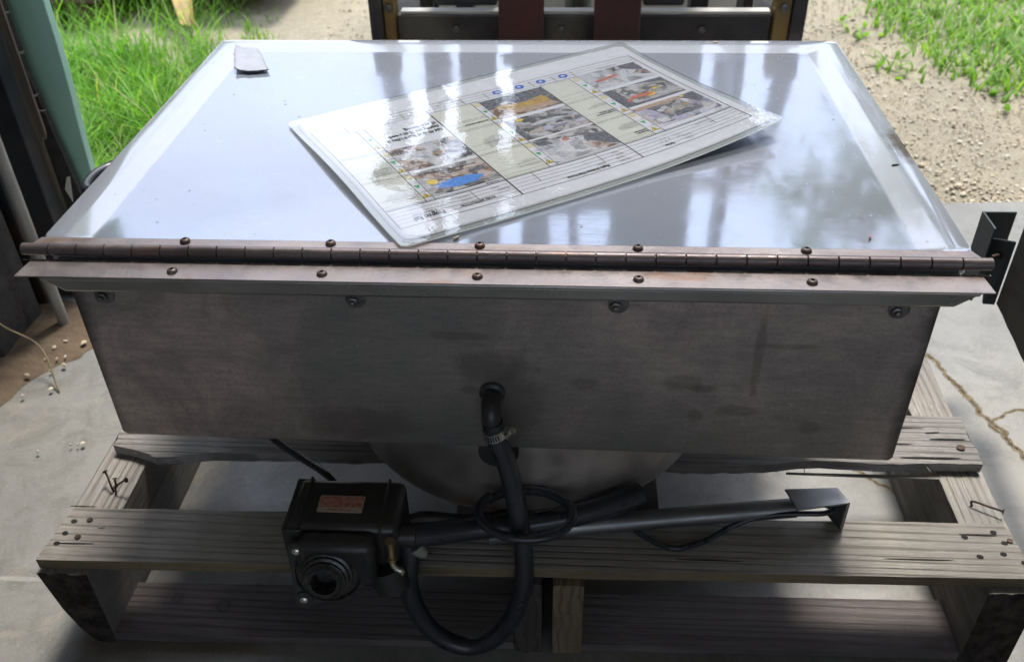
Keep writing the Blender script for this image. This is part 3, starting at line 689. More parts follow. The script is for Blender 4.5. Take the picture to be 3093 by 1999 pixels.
# ------------------------------------------------------------------ parts washer
pw = thing('parts_washer', 'stained stainless steel parts washer tub with hinged lid, seen from its hinge side', 'parts washer', (0, .32, ZT))
def rr(x0, x1, y0, y1, r, n=6):
    o = []
    for (cx, cy, a0) in ((x1 - r, y0 + r, -90), (x1 - r, y1 - r, 0), (x0 + r, y1 - r, 90), (x0 + r, y0 + r, 180)):
        o += [(cx + r * math.cos(R(a0 + 90 * i / n)), cy + r * math.sin(R(a0 + 90 * i / n))) for i in range(n + 1)]
    return o
# tub walls: rounded rectangular, slight lower corner chamfer
YT = -.030
def ring_loft(g, secs, cap=True):
    k = len(secs[0][0]); vs_ = []
    for poly, z in secs: vs_ += [(a, b, z) for a, b in poly]
    fs = [(i * k + j, i * k + (j + 1) % k, (i + 1) * k + (j + 1) % k, (i + 1) * k + j) for i in range(len(secs) - 1) for j in range(k)]
    if cap: fs += [tuple(range(k))[::-1]]
    return g.add(vs_, fs)
g = G(); ring_loft(g, [(rr(-.514, .514, YT + .007, .664, .006), -.299), (rr(-.519, .519, YT + .002, .670, .006), -.2965), (rr(-.521, .521, YT, .672, .006), -.291), (rr(-.521, .521, YT, .672, .006), -.17), (rr(-.521, .521, YT, .672, .006), -.030)])
g.v = [(a, b, c + (-.010 * (a + .52) if c < -.25 else 0)) for a, b, c in g.v]
tub = g.build('tub', M['tub'], pw)
# folded lip in front and round the rim
g = G()
def lip_prof(y): return y
lp = [(-.548, -.020), (-.540, -.024), (-.522, -.048), (.528, -.048), (.548, -.026), (.556, -.018)]
g.prism([(-.540, -.0275), (-.512, -.0455), (.524, -.0445), (.550, -.0265)], -.0515, -.030, lambda a, b, h: (a, h, b))
g.tube([(-.540, -.0485, -.0275), (.550, -.0485, -.0265)], .0034, 12)
lip = g.build('rim_lip', M['lip'], pw, .004)
g = G().box(-.536, .541, -.046, .690, -.0290, -.0250).build('rim_flange', M['lip'], pw, .002)
# bowl and drain below
g = G(); c = (.025, .295, 0)
prof = [(.310, -.2965), (.310, -.40), (.307, -.44), (.294, -.466), (.258, -.486), (.20, -.4985)]
g.lathe((c[0], c[1], 0), (0, 0, 1), [(r, h) for r, h in prof], 64).build('bowl', M['bowl'], pw)
g = G().lathe((-.002, -.014, -.318), (0, -1, 0), [(.026, -.004), (.028, 0), (.028, .008), (.0, .008)], 28, cap1=False).build('drain_cap', M['black_plastic'], pw)
# lid: stepped pan, rim falls outward, inner band rises, flat panel
def lid_mesh():
    g = G(); X, Y0, Y1 = .552, -.004, .706
    secs = [(0.0, -.030), (0.0, -.004), (.0012, -.0015), (.004, -.0004), (.028, .0010), (.031, .0009), (.060, -.0012), (.064, -.0014), (.075, -.0014)]
    vs_ = []; k = None
    for ins, z in secs:
        p = rr(-X + ins, X - ins, Y0 + (ins if ins < .004 else .002), Y1 - ins, max(.004, .014 - ins * .1), 5)
        k = len(p); vs_ += [(a, b, z) for a, b in p]
    fs = [(i * k + j, i * k + (j + 1) % k, (i + 1) * k + (j + 1) % k, (i + 1) * k + j) for i in range(len(secs) - 1) for j in range(k)]
    fs += [tuple((len(secs) - 1) * k + j for j in range(k))]
    return g.add(vs_, fs)
lid = lid_mesh().build('lid', M['lid'], pw)
# arc handle on the lid's left side
G().tube(catmull([(-.552, .175, -.022), (-.580, .178, -.032), (-.594, .20, -.034), (-.594, .235, -.034), (-.580, .262, -.034), (-.552, .265, -.022)], 8), .007, 14).build('handle', M['black_rubber'], pw)
# piano hinge
hg = G()
hg.hexa([(-.556, -.022, -.0015), (.556, -.022, -.0015), (.547, -.003, -.0015), (-.549, -.003, -.0015), (-.556, -.022, .0012), (.556, -.022, .0012), (.547, -.003, .0018), (-.549, -.003, .0018)])
hinge = bpy.data.objects.new('hinge', None)
hinge = hg.build('hinge', M['leaf'], pw, .0006)
HY, HZ = -.029, .0005
G().hexa([(-.549, -.036, -.0105), (.550, -.036, -.0105), (.550, -.036, -.009), (-.549, -.036, -.009), (-.5535, -.072, -.0115), (.5535, -.072, -.0115), (.5535, -.072, -.0098), (-.5535, -.072, -.0098)]).build('front_leaf', M['leaf'], hinge, .0005)
NK = 33; wk = 1.122 / NK; kobj = None
for i in range(NK):
    x0 = -.561 + i * wk; r = .0072
    if kobj is None:
        kobj = G().lathe((x0 + .0006, HY, HZ), (1, 0, 0), [(r - .0006, 0), (r, .0005), (r, wk - .0017), (r - .0006, wk - .0012)], 22).build('knuckle', M['knuckle'], hinge)
    else:
        c_ = kobj.copy(); col.objects.link(c_); c_.parent = hinge; c_.location = (kobj.location.x + i * wk, kobj.location.y, kobj.location.z)
G().lathe((-.5605, HY, HZ), (1, 0, 0), [(.0035, 0), (.0035, 1.121)], 10).build('pin', M['screw'], hinge)
for i in range(0, NK, 2):
    x0 = -.561 + i * wk; G().box(x0 + .002, x0 + wk - .002, -.0385, -.0372, -.0094, -.0086).build('leaf_slot_edge', M['clamp'], hinge, smooth=False)
def button_screw(x, y, z, r=.0062):
    prof = [(r, 0), (r * 1.02, r * .18), (r * .86, r * .52), (r * .55, r * .72), (r * .40, r * .74), (r * .36, r * .70), (r * .33, r * .25), (0, r * .25)]
    return G().lathe((x, y, z), (0, 0, 1), prof, 20, cap1=False)
for x, y, z in ((-.369, -.0095, .0018), (-.193, -.0095, .0018), (-.016, -.0095, .0018), (.168, -.0095, .0018), (.360, -.0095, .0018), (-.370, -.058, -.0098), (-.194, -.058, -.0098), (-.015, -.058, -.0098), (.167, -.058, -.0098), (.359, -.058, -.0098)):
    button_screw(x, y, z).build('screw', M['screw'], hinge)
for x in (-.481, -.170, .145, .470):
    g = G().lathe((x + .003, YT - .0002, -.0625), (0, -1, 0), [(.0125, 0), (.0125, .0012), (.010, .0018), (0, .0018)], 20, cap1=False).build('stud_washer', M['bolt'], pw)
    G().lathe((x, YT - .002, -.0645), (0, -1, 0), [(.0072, 0), (.0072, .0035), (.005, .0045), (.0042, .0045), (.0042, .008), (.003, .0085)], 6).build('stud_nut', M['bolt'], pw)
# inlet elbow on the tub face
EX, EZ = -.006, -.203
G().lathe((EX, YT, EZ), (0, -1, 0), [(.0165, 0), (.0165, .005), (.014, .007), (.0125, .008), (.0125, .018)], 26).tube(catmull([(EX, YT - .008, EZ), (EX, YT - .024, EZ - .002), (EX + .0005, YT - .034, EZ - .012), (EX + .002, YT - .037, EZ - .034)], 6), .0125, 20).build('inlet_elbow', M['black_plastic'], pw)

# ------------------------------------------------------------------ hoses, pump and pipe
hp = [(EX + .002, -.066, -.222), (EX + .005, -.0665, -.245), (.012, -.072, -.285), (.022, -.080, -.33), (.030, -.088, -.39), (.0355, -.098, -.45), (.0335, -.105, -.50), (.020, -.112, -.555), (-.010, -.118, -.602), (-.052, -.120, -.621), (-.094, -.119, -.596), (-.119, -.116, -.545), (-.127, -.112, -.49), (-.122, -.106, -.445), (-.122, -.098, -.41)]
hr = thing('return_hose', 'thick black hose looping below the elbow on the tub face', 'hose', (-.04, -.1, -.62))
G().tube(catmull(hp, 10), .0135, 20).build('hose', M['black_rubber'], hr)
cl = Vector(hp[1]); ax = Vector(hp[0]) - Vector(hp[2])
clampg = G().lathe(cl + ax.normalized() * .004, ax, [(.0142, -.006), (.0152, -.006), (.0152, .006), (.0142, .006)], 28)
cb = clampg.build('hose_clamp', M['clamp'], hr)
g = G()
for k in range(5):
    a = R(-112 + 12 * k); u = ax.normalized(); e1 = Vector((1, 0, 0)); e1 = (e1 - u * e1.dot(u)).normalized(); e2 = u.cross(e1) * -1
    d = e1 * math.cos(a) + Vector((0, -1, 0)) * -math.sin(a) * 1; d = (d - u * d.dot(u)).normalized(); tn = u.cross(d).normalized(); c3 = cl + u * .004 + d * .0152
    q = [c3 + tn * sx * .0009 + u * sz * .0042 + d * sy for sy in (-.0003, .0006) for sz, sx in ((-1, -1), (-1, 1), (1, 1), (1, -1))]
    g.hexa(q)
g.build('clamp_slot', M['hole'], cb, smooth=False)
sc_ = cl + Vector((.0185, -.004, .006))
G().lathe(sc_ - Vector((0, 0, 0)), (.5, -.2, .9), [(.0035, -.009), (.0035, .006), (.0048, .006), (.0048, .010)], 12).build('clamp_screw', M['chrome'], cb)

pm = thing('pump', 'black plastic pump with round nozzle and red label at the pallet front', 'pump', (-.21, -.07, ZT))
G().box(-.284, -.132, -.118, -.028, ZT + .001, -.372).build('housing', M['black_plastic'], pm, .009)
for b_ in ((-.288, -.262, -.122, -.026, -.478, -.376), (-.268, -.264, -.1195, -.027, -.47, -.3695), (-.158, -.154, -.1195, -.027, -.47, -.3695)): G().box(*b_).build('housing_band', M['black_plastic'], pm, .0015)
G().box(-.262, -.160, -.150, -.1185, -.455, -.374).build('front_cover', M['black_plastic'], pm, .010)
fc = Vector((-.2255, -.146, -.426)); fa = Vector((.05, -.95, .30)).normalized()
fl = G().lathe(fc, fa, [(.044, -.014), (.0465, -.004), (.0465, .003), (.0435, .005), (.0425, .002), (.040, .002), (.0395, .008), (.036, .0095), (.0355, .014), (.032, .0155), (.0315, .020), (.028, .0215), (.0275, .025), (.0235, .027), (.0215, .030), (.0175, .030), (.0165, .024), (.015, .006), (0, .006)], 48, cap1=False).build('nozzle_flange', M['black_gloss'], pm)
ex_ = fa.cross(Vector((0, 0, 1))).normalized() * -1; ey_ = fa.cross(ex_).normalized(); ey_ = ey_ if ey_.z > 0 else -ey_; ex_ = ex_ if ex_.x > 0 else -ex_
for dx, dz in ((-.040, .031), (.048, -.004), (-.036, -.045)):
    q = fc + ex_ * dx + ey_ * dz
    G().lathe(q, fa, [(.012, -.012), (.012, .002), (0, .002)], 20, cap1=False).build('screw_boss', M['black_plastic'], fl)
    G().lathe(q + fa * .002, fa, [(.0055, 0), (.0055, .0012), (.004, .0024), (0, .0026)], 18, cap1=False).build('flange_screw', M['chrome'], fl)
cs = [(-.040, .031, .013), (.048, -.004, .013), (-.036, -.045, .013), (0, 0, .048)]; hull = []
for i in range(48):
    t = 2 * math.pi * i / 48; dx_, dy_ = math.cos(t), math.sin(t)
    c0_ = max(cs, key=lambda q: q[0] * dx_ + q[1] * dy_ + q[2]); hull.append((c0_[0] + dx_ * c0_[2], c0_[1] + dy_ * c0_[2]))
G().prism(hull, -.013, -.001, lambda a_, b_, h: tuple(fc + ex_ * a_ + ey_ * b_ + fa * h)).build('flange_plate', M['black_plastic'], fl, .001)
G().lathe((-.160, -.098, -.405), (1, 0, 0), [(.021, 0), (.021, .012), (.0165, .014), (.0165, .05)], 24).build('outlet_spout', M['black_plastic'], pm)
G().lathe((-.150, -.120, -.46), (.2, -.1, -1), [(.026, -.02), (.026, .02), (.02, .026)], 24).build('drain_boss', M['black_plastic'], pm)
G().tube([(-.140, -.128, -.386), (-.140, -.131, -.412)], .0048, 12).tube([(-.140, -.130, -.380), (-.140, -.130, -.386)], .0065, 12).tube([(-.140, -.131, -.412), (-.140, -.1315, -.418)], .0065, 12).build('brass_fitting', M['brass'], pm)
G().tube(catmull([(-.140, -.1315, -.418), (-.139, -.133, -.427), (-.134, -.134, -.433), (-.129, -.134, -.436), (-.128, -.134, -.441)], 5), .0042, 12).build('fitting_elbow', M['chrome'], pm)
G().tube([(-.112, -.106, -.418), (-.108, -.107, -.425), (-.101, -.108, -.430), (-.099, -.108, -.436)], [.011, .010, .008, .003], 10).build('sealant_blob', M['pale_pipe'], pm)
# label on the pump (built after the text helper)
zl = -.3712
def red_label():
    g = G(); g.prism([(a, b) for a, b in rr(-.246, -.184, -.092, -.062, .002, 4)], zl, zl + .0008)
    l_ = g.build('warning_label', MLABEL, pm, smooth=False)
    g = G(); g.prism([(a, b) for a, b in rr(-.2445, -.1855, -.0835, -.0635, .002, 3)], zl + .0008, zl + .0011)
    g.build('red_print', MRED, l_, smooth=False)
    v_, f_ = text_mesh('WARNING', .0068, .0002); w_ = max(q[0] for q in v_); g = G()
    g.add([(-.215 - (q[0] - w_ / 2), -.0855 - q[1], zl + .0011) for q in v_], f_).build('warning_text', MRED, l_, smooth=False, fix=False)
MLABEL = simple('faded_label', (.42, .36, .27), (.33, .27, .19), .6, 0, 60, .1)
MRED = simple('worn_red_print', (.34, .075, .055), (.40, .24, .17), .6, 0, 160, .1)

ho = thing('open_hose', 'black hose running right from the pump to an open end', 'hose', (.03, -.03, ZT))
G().tube(catmull([(-.116, -.098, -.405), (-.09, -.088, -.412), (-.04, -.068, -.422), (.021, -.052, -.429), (.085, -.036, -.430), (.143, -.014, -.430), (.200, .014, -.428)], 10), .0165, 22, hollow=.72).build('hose', M['black_rubber'], ho)

co_ = thing('coiled_tube', 'thin black tube coiled once over the hoses below the tub', 'tube', (.04, -.01, -.45))
cpts = [(.036 + .064 * math.cos(a) * (1 + .03 * k), -.066 + .046 * math.sin(a), -.386 - .008 * k) for k, a in [(i / 16, 2 * math.pi * i / 16 + 2.5) for i in range(17)]]
G().tube(catmull(cpts, 4), .0066, 12).build('tube_loop', M['black_rubber'], co_)

sa = thing('spray_arm', 'grey steel pipe with flat hooked bracket lying across the front board', 'pipe', (.25, .0, ZT))
G().tube([(-.02, -.030, -.476), (.05, -.019, -.475), (.25, .010, -.472), (.432, .035, -.470)], .0145, 22, hollow=.8).build('pipe', M['steel_pipe'], sa)
t_ = .0030
g = G().hexa([(.414, .044, -.440 - t_), (.425, .003, -.440 - t_), (.504, .020, -.440 - t_), (.492, .050, -.440 - t_), (.414, .044, -.440), (.425, .003, -.440), (.504, .020, -.440), (.492, .050, -.440)])
br = g.build('bracket', M['steel_pipe'], sa, .0008)
G().hexa([(.499, .0195, -.499), (.504, .0200, -.499), (.492, .0500, -.499), (.487, .0490, -.499), (.499, .0195, -.4435), (.504, .0200, -.4435), (.492, .0500, -.4435), (.487, .0490, -.4435)]).build('end_plate', M['steel_pipe'], br, .0006)

cbp = [(.135, .02, -.45), (.150, .030, -.470), (.167, .026, -.480), (.19, .002, -.487), (.22, -.016, -.4945), (.251, -.028, -.4955), (.28, -.020, -.4955), (.303, -.010, -.494), (.335, .006, -.484), (.365, .014, -.474), (.40, .018, -.468), (.437, .020, -.466), (.470, .022, -.466), (.484, .030, -.466), (.476, .040, -.467), (.445, .046, -.470)]
o = G().tube(catmull(cbp, 8), .0042, 12).build('black_cord', M['black_cable'], org=(.3, 0, ZT)); tag(o, 'thin black cord sagging in front of the grey steel pipe', 'cord')
o = G().tube(catmull([(-.50, .22, -.36), (-.42, .14, -.40), (-.367, .099, -.42), (-.312, .062, -.425), (-.262, .022, -.420), (-.238, -.008, -.428), (-.225, -.032, -.440)], 8), .0052, 12).build('power_cord', M['black_cable'], org=(-.35, .1, ZT)); tag(o, 'black power cord crossing pale floor into the top of the pump', 'cord')
o = G().tube(catmull([(-.135, -.05, -.425), (-.11, -.035, -.432), (-.07, -.03, -.440), (-.03, -.02, -.45), (.02, .0, -.455)], 8), .0045, 12).build('pump_lead', M['black_cable'], org=(-.1, 0, ZT)); tag(o, 'short black lead leaving the right side of the pump', 'cord')

# ------------------------------------------------------------------ laminated instruction sheet
def coat(name, c1, c2=None, sc=60, c3=None, sc3=20):
    n = NT(name); a = n.noise(sc, 6, None, .3, .75)
    c = n.mix(n.ramp(a, [(.38, 0.0), (.62, 1.0)]), c1, c2 or tuple(x * .93 for x in c1))
    if c3: c = n.mix(n.ramp(n.noise(sc3, 5, None, .6), [(.50, 0.0), (.56, 1.0)]), c, c3)
    n.set(Base_Color=c, Roughness=.7, Specular_IOR_Level=.2); return n.m
def mosaic(name, pal, sc=95, tint=None):
    n = NT(name); v = n.n('ShaderNodeVectorMath', operation='ADD'); nn = n.n('ShaderNodeTexNoise'); nn.inputs['Scale'].default_value = 45; nn.inputs['Detail'].default_value = 3; n.l(n.pos, nn.inputs['Vector'])
    s_ = n.n('ShaderNodeVectorMath', operation='SCALE'); s_.inputs['Scale'].default_value = .022; n.l(nn.outputs['Color'], s_.inputs[0]); n.l(n.pos, v.inputs[0]); n.l(s_.outputs[0], v.inputs[1])
    sp = n.n('ShaderNodeSeparateXYZ'); n.l(n.voro(sc, v.outputs[0], out='Color'), sp.inputs[0])
    c = n.ramp(sp.outputs[0], [(i / len(pal), q) for i, q in enumerate(pal)])
    c.node.color_ramp.interpolation = 'CONSTANT'
    c = n.mix(n.ramp(n.noise(330, 4, None, 0, .8), [(.35, 0.0), (.65, .6)]), c, (.09, .09, .10))
    c = n.mix(n.ramp(n.noise(30, 3), [(.5, 0.0), (.7, .5)]), c, (.50, .50, .53))
    n.set(Base_Color=c, Roughness=.7, Specular_IOR_Level=.2); return n.m
MP = dict(white=coat('printed_paper', (.44, .455, .50)), cream=coat('tinted_cell', (.40, .415, .40)), ink=coat('ink', (.05, .05, .055)), soft=coat('grey_ink', (.16, .16, .17)),
          blue=coat('blue_ink', (.03, .10, .42)), photo_dark=coat('photo_dark', (.05, .055, .075), (.16, .17, .20), 220), photo_grey=mosaic('photo_grey', [(.30, .31, .34), (.14, .14, .15), (.38, .38, .40), (.22, .22, .23), (.07, .07, .08)]),
          photo_brown=mosaic('photo_brown', [(.26, .19, .17), (.12, .09, .09), (.33, .27, .25), (.40, .36, .35), (.18, .11, .07)]), gold=coat('photo_gold', (.36, .26, .09), (.22, .16, .09), 120), glove=coat('photo_blue', (.10, .25, .55), (.05, .14, .36), 300),
          red=coat('photo_red', (.32, .10, .07), (.36, .18, .14), 200), yellow=coat('sign_yellow', (.46, .37, .08)), green=coat('sign_green', (.06, .28, .14)), pale=mosaic('photo_pale', [(.42, .45, .50), (.34, .36, .40), (.46, .48, .52), (.25, .26, .29), (.40, .41, .46)], 70), lav=mosaic('photo_lavender', [(.34, .34, .46), (.22, .22, .31), (.40, .40, .50), (.14, .14, .19), (.36, .33, .32)], 80), tan=coat('photo_tan', (.34, .27, .21), (.24, .19, .16), 150))
TLd, TRd, BRd, BLd = Vector((.378, .304)), Vector((-.104, -.014)), Vector((-.3256, .3283)), Vector((.1725, .6740))
def S(u, v, h=0.0):
    p = (TLd * (1 - u) + TRd * u) * (1 - v) + (BLd * (1 - u) + BRd * u) * v
    z = .0022 + .024 * max(0, 1 - u * 1.7) ** 2.2 * max(0, 1 - v * 1.15) ** 1.6 + .006 * max(0, (u - .72) / .28) ** 2 * math.sin(math.pi * min(1, max(0, v))) ** 2
    z += .0006 * nz3(u * 7, v * 5, 2) + .0006 + .003 * max(0, (u - .8) / .2) * max(0, 1 - v * 4)
    return (p.x, p.y, z + h)
sh = thing('instruction_sheet', 'large laminated work instruction sheet lying skewed on the steel lid', 'instruction sheet', (0.03, .33, .001))
def dquad(g, u0, u1, v0, v1, h, nu=1, nv=1, th=0):
    nu = max(nu, int(abs(u1 - u0) / .04) + 1); nv = max(nv, int(abs(v1 - v0) / .05) + 1)
    vs_ = [S(u0 + (u1 - u0) * i / nu, v0 + (v1 - v0) * j / nv, h) for j in range(nv + 1) for i in range(nu + 1)]
    g.add(vs_, [(j * (nu + 1) + i, (j + 1) * (nu + 1) + i, (j + 1) * (nu + 1) + i + 1, j * (nu + 1) + i + 1) for j in range(nv) for i in range(nu)])
def dpoly(g, pts, h):
    g.add([S(u, v, h) for u, v in pts], [tuple(range(len(pts)))])
HH = .00014
# film (outer) with rounded corners: grid clipped
def rgrid(u0, u1, v0, v1, ru, rv, nu, nv, h, g):
    vs_ = []
    for j in range(nv + 1):
        v = v0 + (v1 - v0) * j / nv
        dv = max(0, rv - min(v - v0, v1 - v)) / rv; ins = ru * (1 - math.sqrt(max(0, 1 - dv * dv)))
        for i in range(nu + 1): vs_.append(S(u0 + ins + (u1 - u0 - 2 * ins) * i / nu, v, h))
    g.add(vs_, [(j * (nu + 1) + i, (j + 1) * (nu + 1) + i, (j + 1) * (nu + 1) + i + 1, j * (nu + 1) + i + 1) for j in range(nv) for i in range(nu)])
g = G(); rgrid(.006, .994, .012, .988, .018, .026, 46, 60, 0, g)
paper = g.build('paper', MP['white'], sh, fix=False)
sm = paper.modifiers.new('solid', 'SOLIDIFY'); sm.thickness = .0004; sm.offset = -1
g = G(); rgrid(-.010, 1.010, -.016, 1.016, .012, .018, 60, 110, .0012, g)
fm = NT('laminate_film')
fr = fm.n('ShaderNodeFresnel'); fr.inputs['IOR'].default_value = 1.55
tr = fm.n('ShaderNodeBsdfTransparent'); tr.inputs[0].default_value = (.97, .98, .985, 1); gl = fm.n('ShaderNodeBsdfGlossy'); gl.inputs['Roughness'].default_value = .025; gl.inputs[0].default_value = (1, 1, 1, 1)
b1 = fm.bump(fm.noise(14, 2, None, .3), .10, .006)
b2 = fm.bump(fm.noise(120, 3, fm.mapv((1, 1, 1)), .6, .6), .075, .0011, b1)
fm.l(b2, fr.inputs['Normal']); fm.l(b2, gl.inputs['Normal'])
ms = fm.n('ShaderNodeMixShader'); fm.l(fm.math('MULTIPLY', fr.outputs[0], 2.3), ms.inputs[0]); fm.l(tr.outputs[0], ms.inputs[1]); fm.l(gl.outputs[0], ms.inputs[2]); fm.l(ms.outputs[0], fm.o.inputs[0])
film = g.build('laminate_film', fm.m, sh, fix=False)
g = G(); rgrid(-.010, 1.010, -.016, 1.016, .012, .018, 60, 110, -.0008, g)
fb = NT('laminate_backing'); fb.set(Base_Color=(.40, .43, .44), Roughness=.25)
tb = fb.n('ShaderNodeBsdfTransparent'); mb = fb.n('ShaderNodeMixShader'); mb.inputs[0].default_value = .6; fb.l(tb.outputs[0], mb.inputs[1]); fb.l(fb.b.outputs[0], mb.inputs[2]); fb.l(mb.outputs[0], fb.o.inputs[0])
bk = g.build('laminate_backing', fb.m, sh, fix=False)
# cells
g = G()
for a, b, v0, v1 in ((.566, .684, .20, .80), (.264, .357, .20, .80), (.883, .981, .21, .59)): dquad(g, a, b, v0, v1, HH)
g.build('tinted_cell', MP['cream'], paper, fix=False)
# ruled lines
g = G()
def hl(u0, u1, v, w=.0016): w *= .7; dquad(g, u0, u1, v - w, v + w, HH * 1.6)
def vl(u, v0, v1, w=.0010): dquad(g, u - w, u + w, v0, v1, HH * 1.6)
hl(.03, .981, .088); hl(.03, .981, .875); vl(.03, .088, .875); vl(.981, .088, .875)
hl(.03, .981, .200, .0028); hl(.03, .981, .208, .0012); vl(.358, .088, .80, .0014); vl(.686, .088, .828, .0018)
for v in (.113, .135, .157, .178): hl(.03, .981, v, .0009)
for v in (.806, .828, .85): hl(.03, .981, v, .0009)
for (a, b, c, d) in ((.045, .236, .265, .357), (.36, .545, .567, .684), (.687, .862, .883, .981)):
    vl(b, .2, .80); vl(c, .2, .80)
    for v in (.392, .40, .592, .602, .80): hl(b, d, v, .0012)
    for v in (.225, .26, .43, .47, .63, .66): hl(c, d, v, .0007)
    for v in (.262, .327, .465, .53, .66, .73): hl(b, c, v, .0006)
for u in (.445, .78, .114, .62): vl(u, .135, .2, .0007)
for u in (.237, .30, .37, .44, .51, .58, .75, .90): vl(u, .806, .86, .0008)
g.build('ruled_lines', MP['ink'], paper, fix=False)
# printed photographs: (u0,u1,v0,v1, base, details)
def photo(u0, u1, v0, v1, base, det):
    g = G(); dquad(g, u0, u1, v0, v1, HH * 2); ph = g.build('printed_photo', MP[base], paper, fix=False)
    for k_, (m_, pts) in enumerate(det):
        gg = G(); dpoly(gg, [(u0 + (u1 - u0) * a, v0 + (v1 - v0) * b) for a, b in pts], HH * (2.6 + .5 * k_)); gg.build('photo_detail', MP[m_], ph, fix=False)
def ell(a, b, ra, rb, n=18, w=.08): return [(a + ra * math.cos(2 * math.pi * i / n) * (1 + w * math.sin(i * 2.3)), b + rb * math.sin(2 * math.pi * i / n) * (1 + w * math.cos(i * 3.1))) for i in range(n)]
photo(.689, .862, .222, .392, 'photo_brown', [('photo_grey', [(0, .0), (1, 0), (1, .2), (.5, .12), (0, .2)]), ('pale', [(.75, .3), (1, .2), (1, .75), (.85, .7)]), ('glove', ell(.50, .30, .33, .17)), ('yellow', ell(.84, .52, .07, .10)), ('photo_dark', [(.05, .55), (.3, .5), (.28, .62), (.06, .68)]), ('photo_grey', [(.1, .8), (1, .9), (1, 1), (.1, 1)])])
photo(.689, .862, .415, .590, 'pale', [('photo_grey', [(0, 0), (.2, 0), (.35, .9), (.2, 1), (0, 1)]), ('gold', [(.02, .82), (.06, .80), (.10, .98), (.05, 1.0)]), ('photo_brown', [(.6, .0), (1, 0), (1, .5), (.7, .4)]), ('photo_grey', [(.25, .35), (.5, .3), (.45, .6), (.3, .6)]), ('gold', [(.30, .45), (.5, .40), (.5, .46), (.32, .5)]), ('photo_brown', [(.5, .7), (1, .75), (1, 1), (.55, 1)])])
photo(.36, .545, .612, .792, 'photo_brown', [('photo_dark', [(0, .55), (.35, .48), (1, .52), (1, 1), (0, 1)]), ('gold', [(.05, .30), (.25, .22), (.75, .25), (.92, .55), (.80, .62), (.45, .50), (.12, .62)]), ('tan', [(0, .1), (.4, .05), (.9, .15), (.8, .3), (.2, .25)]), ('pale', ell(.72, .66, .07, .06)), ('photo_dark', [(0, .28), (.1, .3), (.08, .5), (0, .5)])])
photo(.36, .545, .412, .590, 'photo_grey', [('lav', [(0, 0), (.12, 0), (.14, .5), (0, .65)]), ('photo_dark', [(.12, .55), (.8, .9), (.8, .96), (.12, .66)]), ('pale', ell(.45, .55, .28, .10)), ('lav', ell(.55, .28, .32, .10)), ('yellow', ell(.80, .88, .06, .05)), ('photo_dark', [(.9, .1), (1, .1), (1, .9), (.93, .8)])])
photo(.36, .545, .216, .398, 'pale', [('photo_dark', [(0, .0), (.35, .45), (.3, .7), (.0, .6)]), ('photo_grey', [(0, .6), (.9, .95), (1, 1), (0, 1)]), ('photo_brown', [(.05, .0), (.3, .0), (.42, .35), (.3, .45)]), ('red', ell(.55, .74, .05, .06)), ('photo_dark', [(.75, .7), (.95, .75), (.98, .95), (.8, .9)])])
photo(.047, .236, .640, .806, 'pale', [('photo_dark', [(0, .55), (.08, .5), (.45, 1.0), (.0, 1.0)]), ('photo_brown', [(0, .1), (.25, .4), (.1, .55), (0, .45)]), ('red', [(.45, .50), (.68, .42), (.72, .52), (.5, .6)]), ('red', ell(.78, .45, .10, .06)), ('photo_grey', [(.5, .1), (.7, .1), (.68, .4), (.55, .35)]), ('photo_grey', [(.3, .75), (.55, .78), (.5, 1), (.3, 1)])])
photo(.047, .236, .438, .612, 'photo_grey', [('photo_dark', [(0, .75), (.25, .9), (.6, 1), (0, 1)]), ('photo_dark', [(0, 0), (1, 0), (1, .10), (0, .06)]), ('photo_dark', [(.82, 0), (1, 0), (1, 1), (.85, 1)]), ('yellow', [(.38, .26), (.53, .22), (.56, .40), (.42, .45)]), ('red', ell(.58, .36, .17, .08)), ('yellow', [(.22, .52), (.36, .46), (.33, .60)]), ('photo_dark', [(.36, .60), (.46, .57), (.47, .66), (.38, .7)]), ('red', [(.7, .35), (.88, .2), (.9, .26), (.72, .45)])])
photo(.040, .236, .232, .415, 'lav', [('photo_dark', [(0, .6), (.12, .5), (.28, .95), (.0, 1)]), ('yellow', [(.14, .7), (.19, .66), (.25, .95), (.20, .98)]), ('photo_grey', [(.25, .42), (.72, .38), (.78, .78), (.30, .85)]), ('tan', [(.25, .86), (.95, .85), (1, 1), (.3, 1)]), ('photo_dark', [(.30, .22), (.62, .22), (.6, .38), (.32, .40)]), ('pale', ell(.42, .70, .07, .06)), ('glove', ell(.50, .62, .04, .05)), ('gold', ell(.46, .50, .07, .035)), ('tan', ell(.64, .48, .06, .05)), ('pale', ell(.70, .62, .06, .06)), ('gold', ell(.32, .55, .05, .04)), ('pale', [(.75, .1), (.95, .15), (.9, .4), (.72, .35)])])
# icons
gy, gk, gg_, gb, gw = G(), G(), G(), G(), G()
for a, c in ((.236, .265), (.545, .567), (.862, .883)):
    m_ = (a + c) / 2
    for v0 in (.208, .402, .606):
        dpoly(gy, [(m_ - .010, v0 + .020), (m_ + .010, v0 + .020), (m_, v0 + .045)], HH * 2.2)
        dpoly(gk, [(m_ - .0115, v0 + .018), (m_ + .0115, v0 + .018), (m_, v0 + .049)], HH * 1.9)
        dpoly(gk, [(m_ - .002, v0 + .024), (m_ + .002, v0 + .024), (m_ + .001, v0 + .036), (m_ - .001, v0 + .036)], HH * 2.8)
        dpoly(gg_, [(m_ - .008, v0 + .108), (m_ + .008, v0 + .108), (m_, v0 + .085)], HH * 2.2)
        dpoly(gy, ell(m_, v0 + .168, .009, .014, 16, 0), HH * 2.2)
        dpoly(gw, ell(m_, v0 + .168, .006, .009, 12, 0), HH * 2.8)
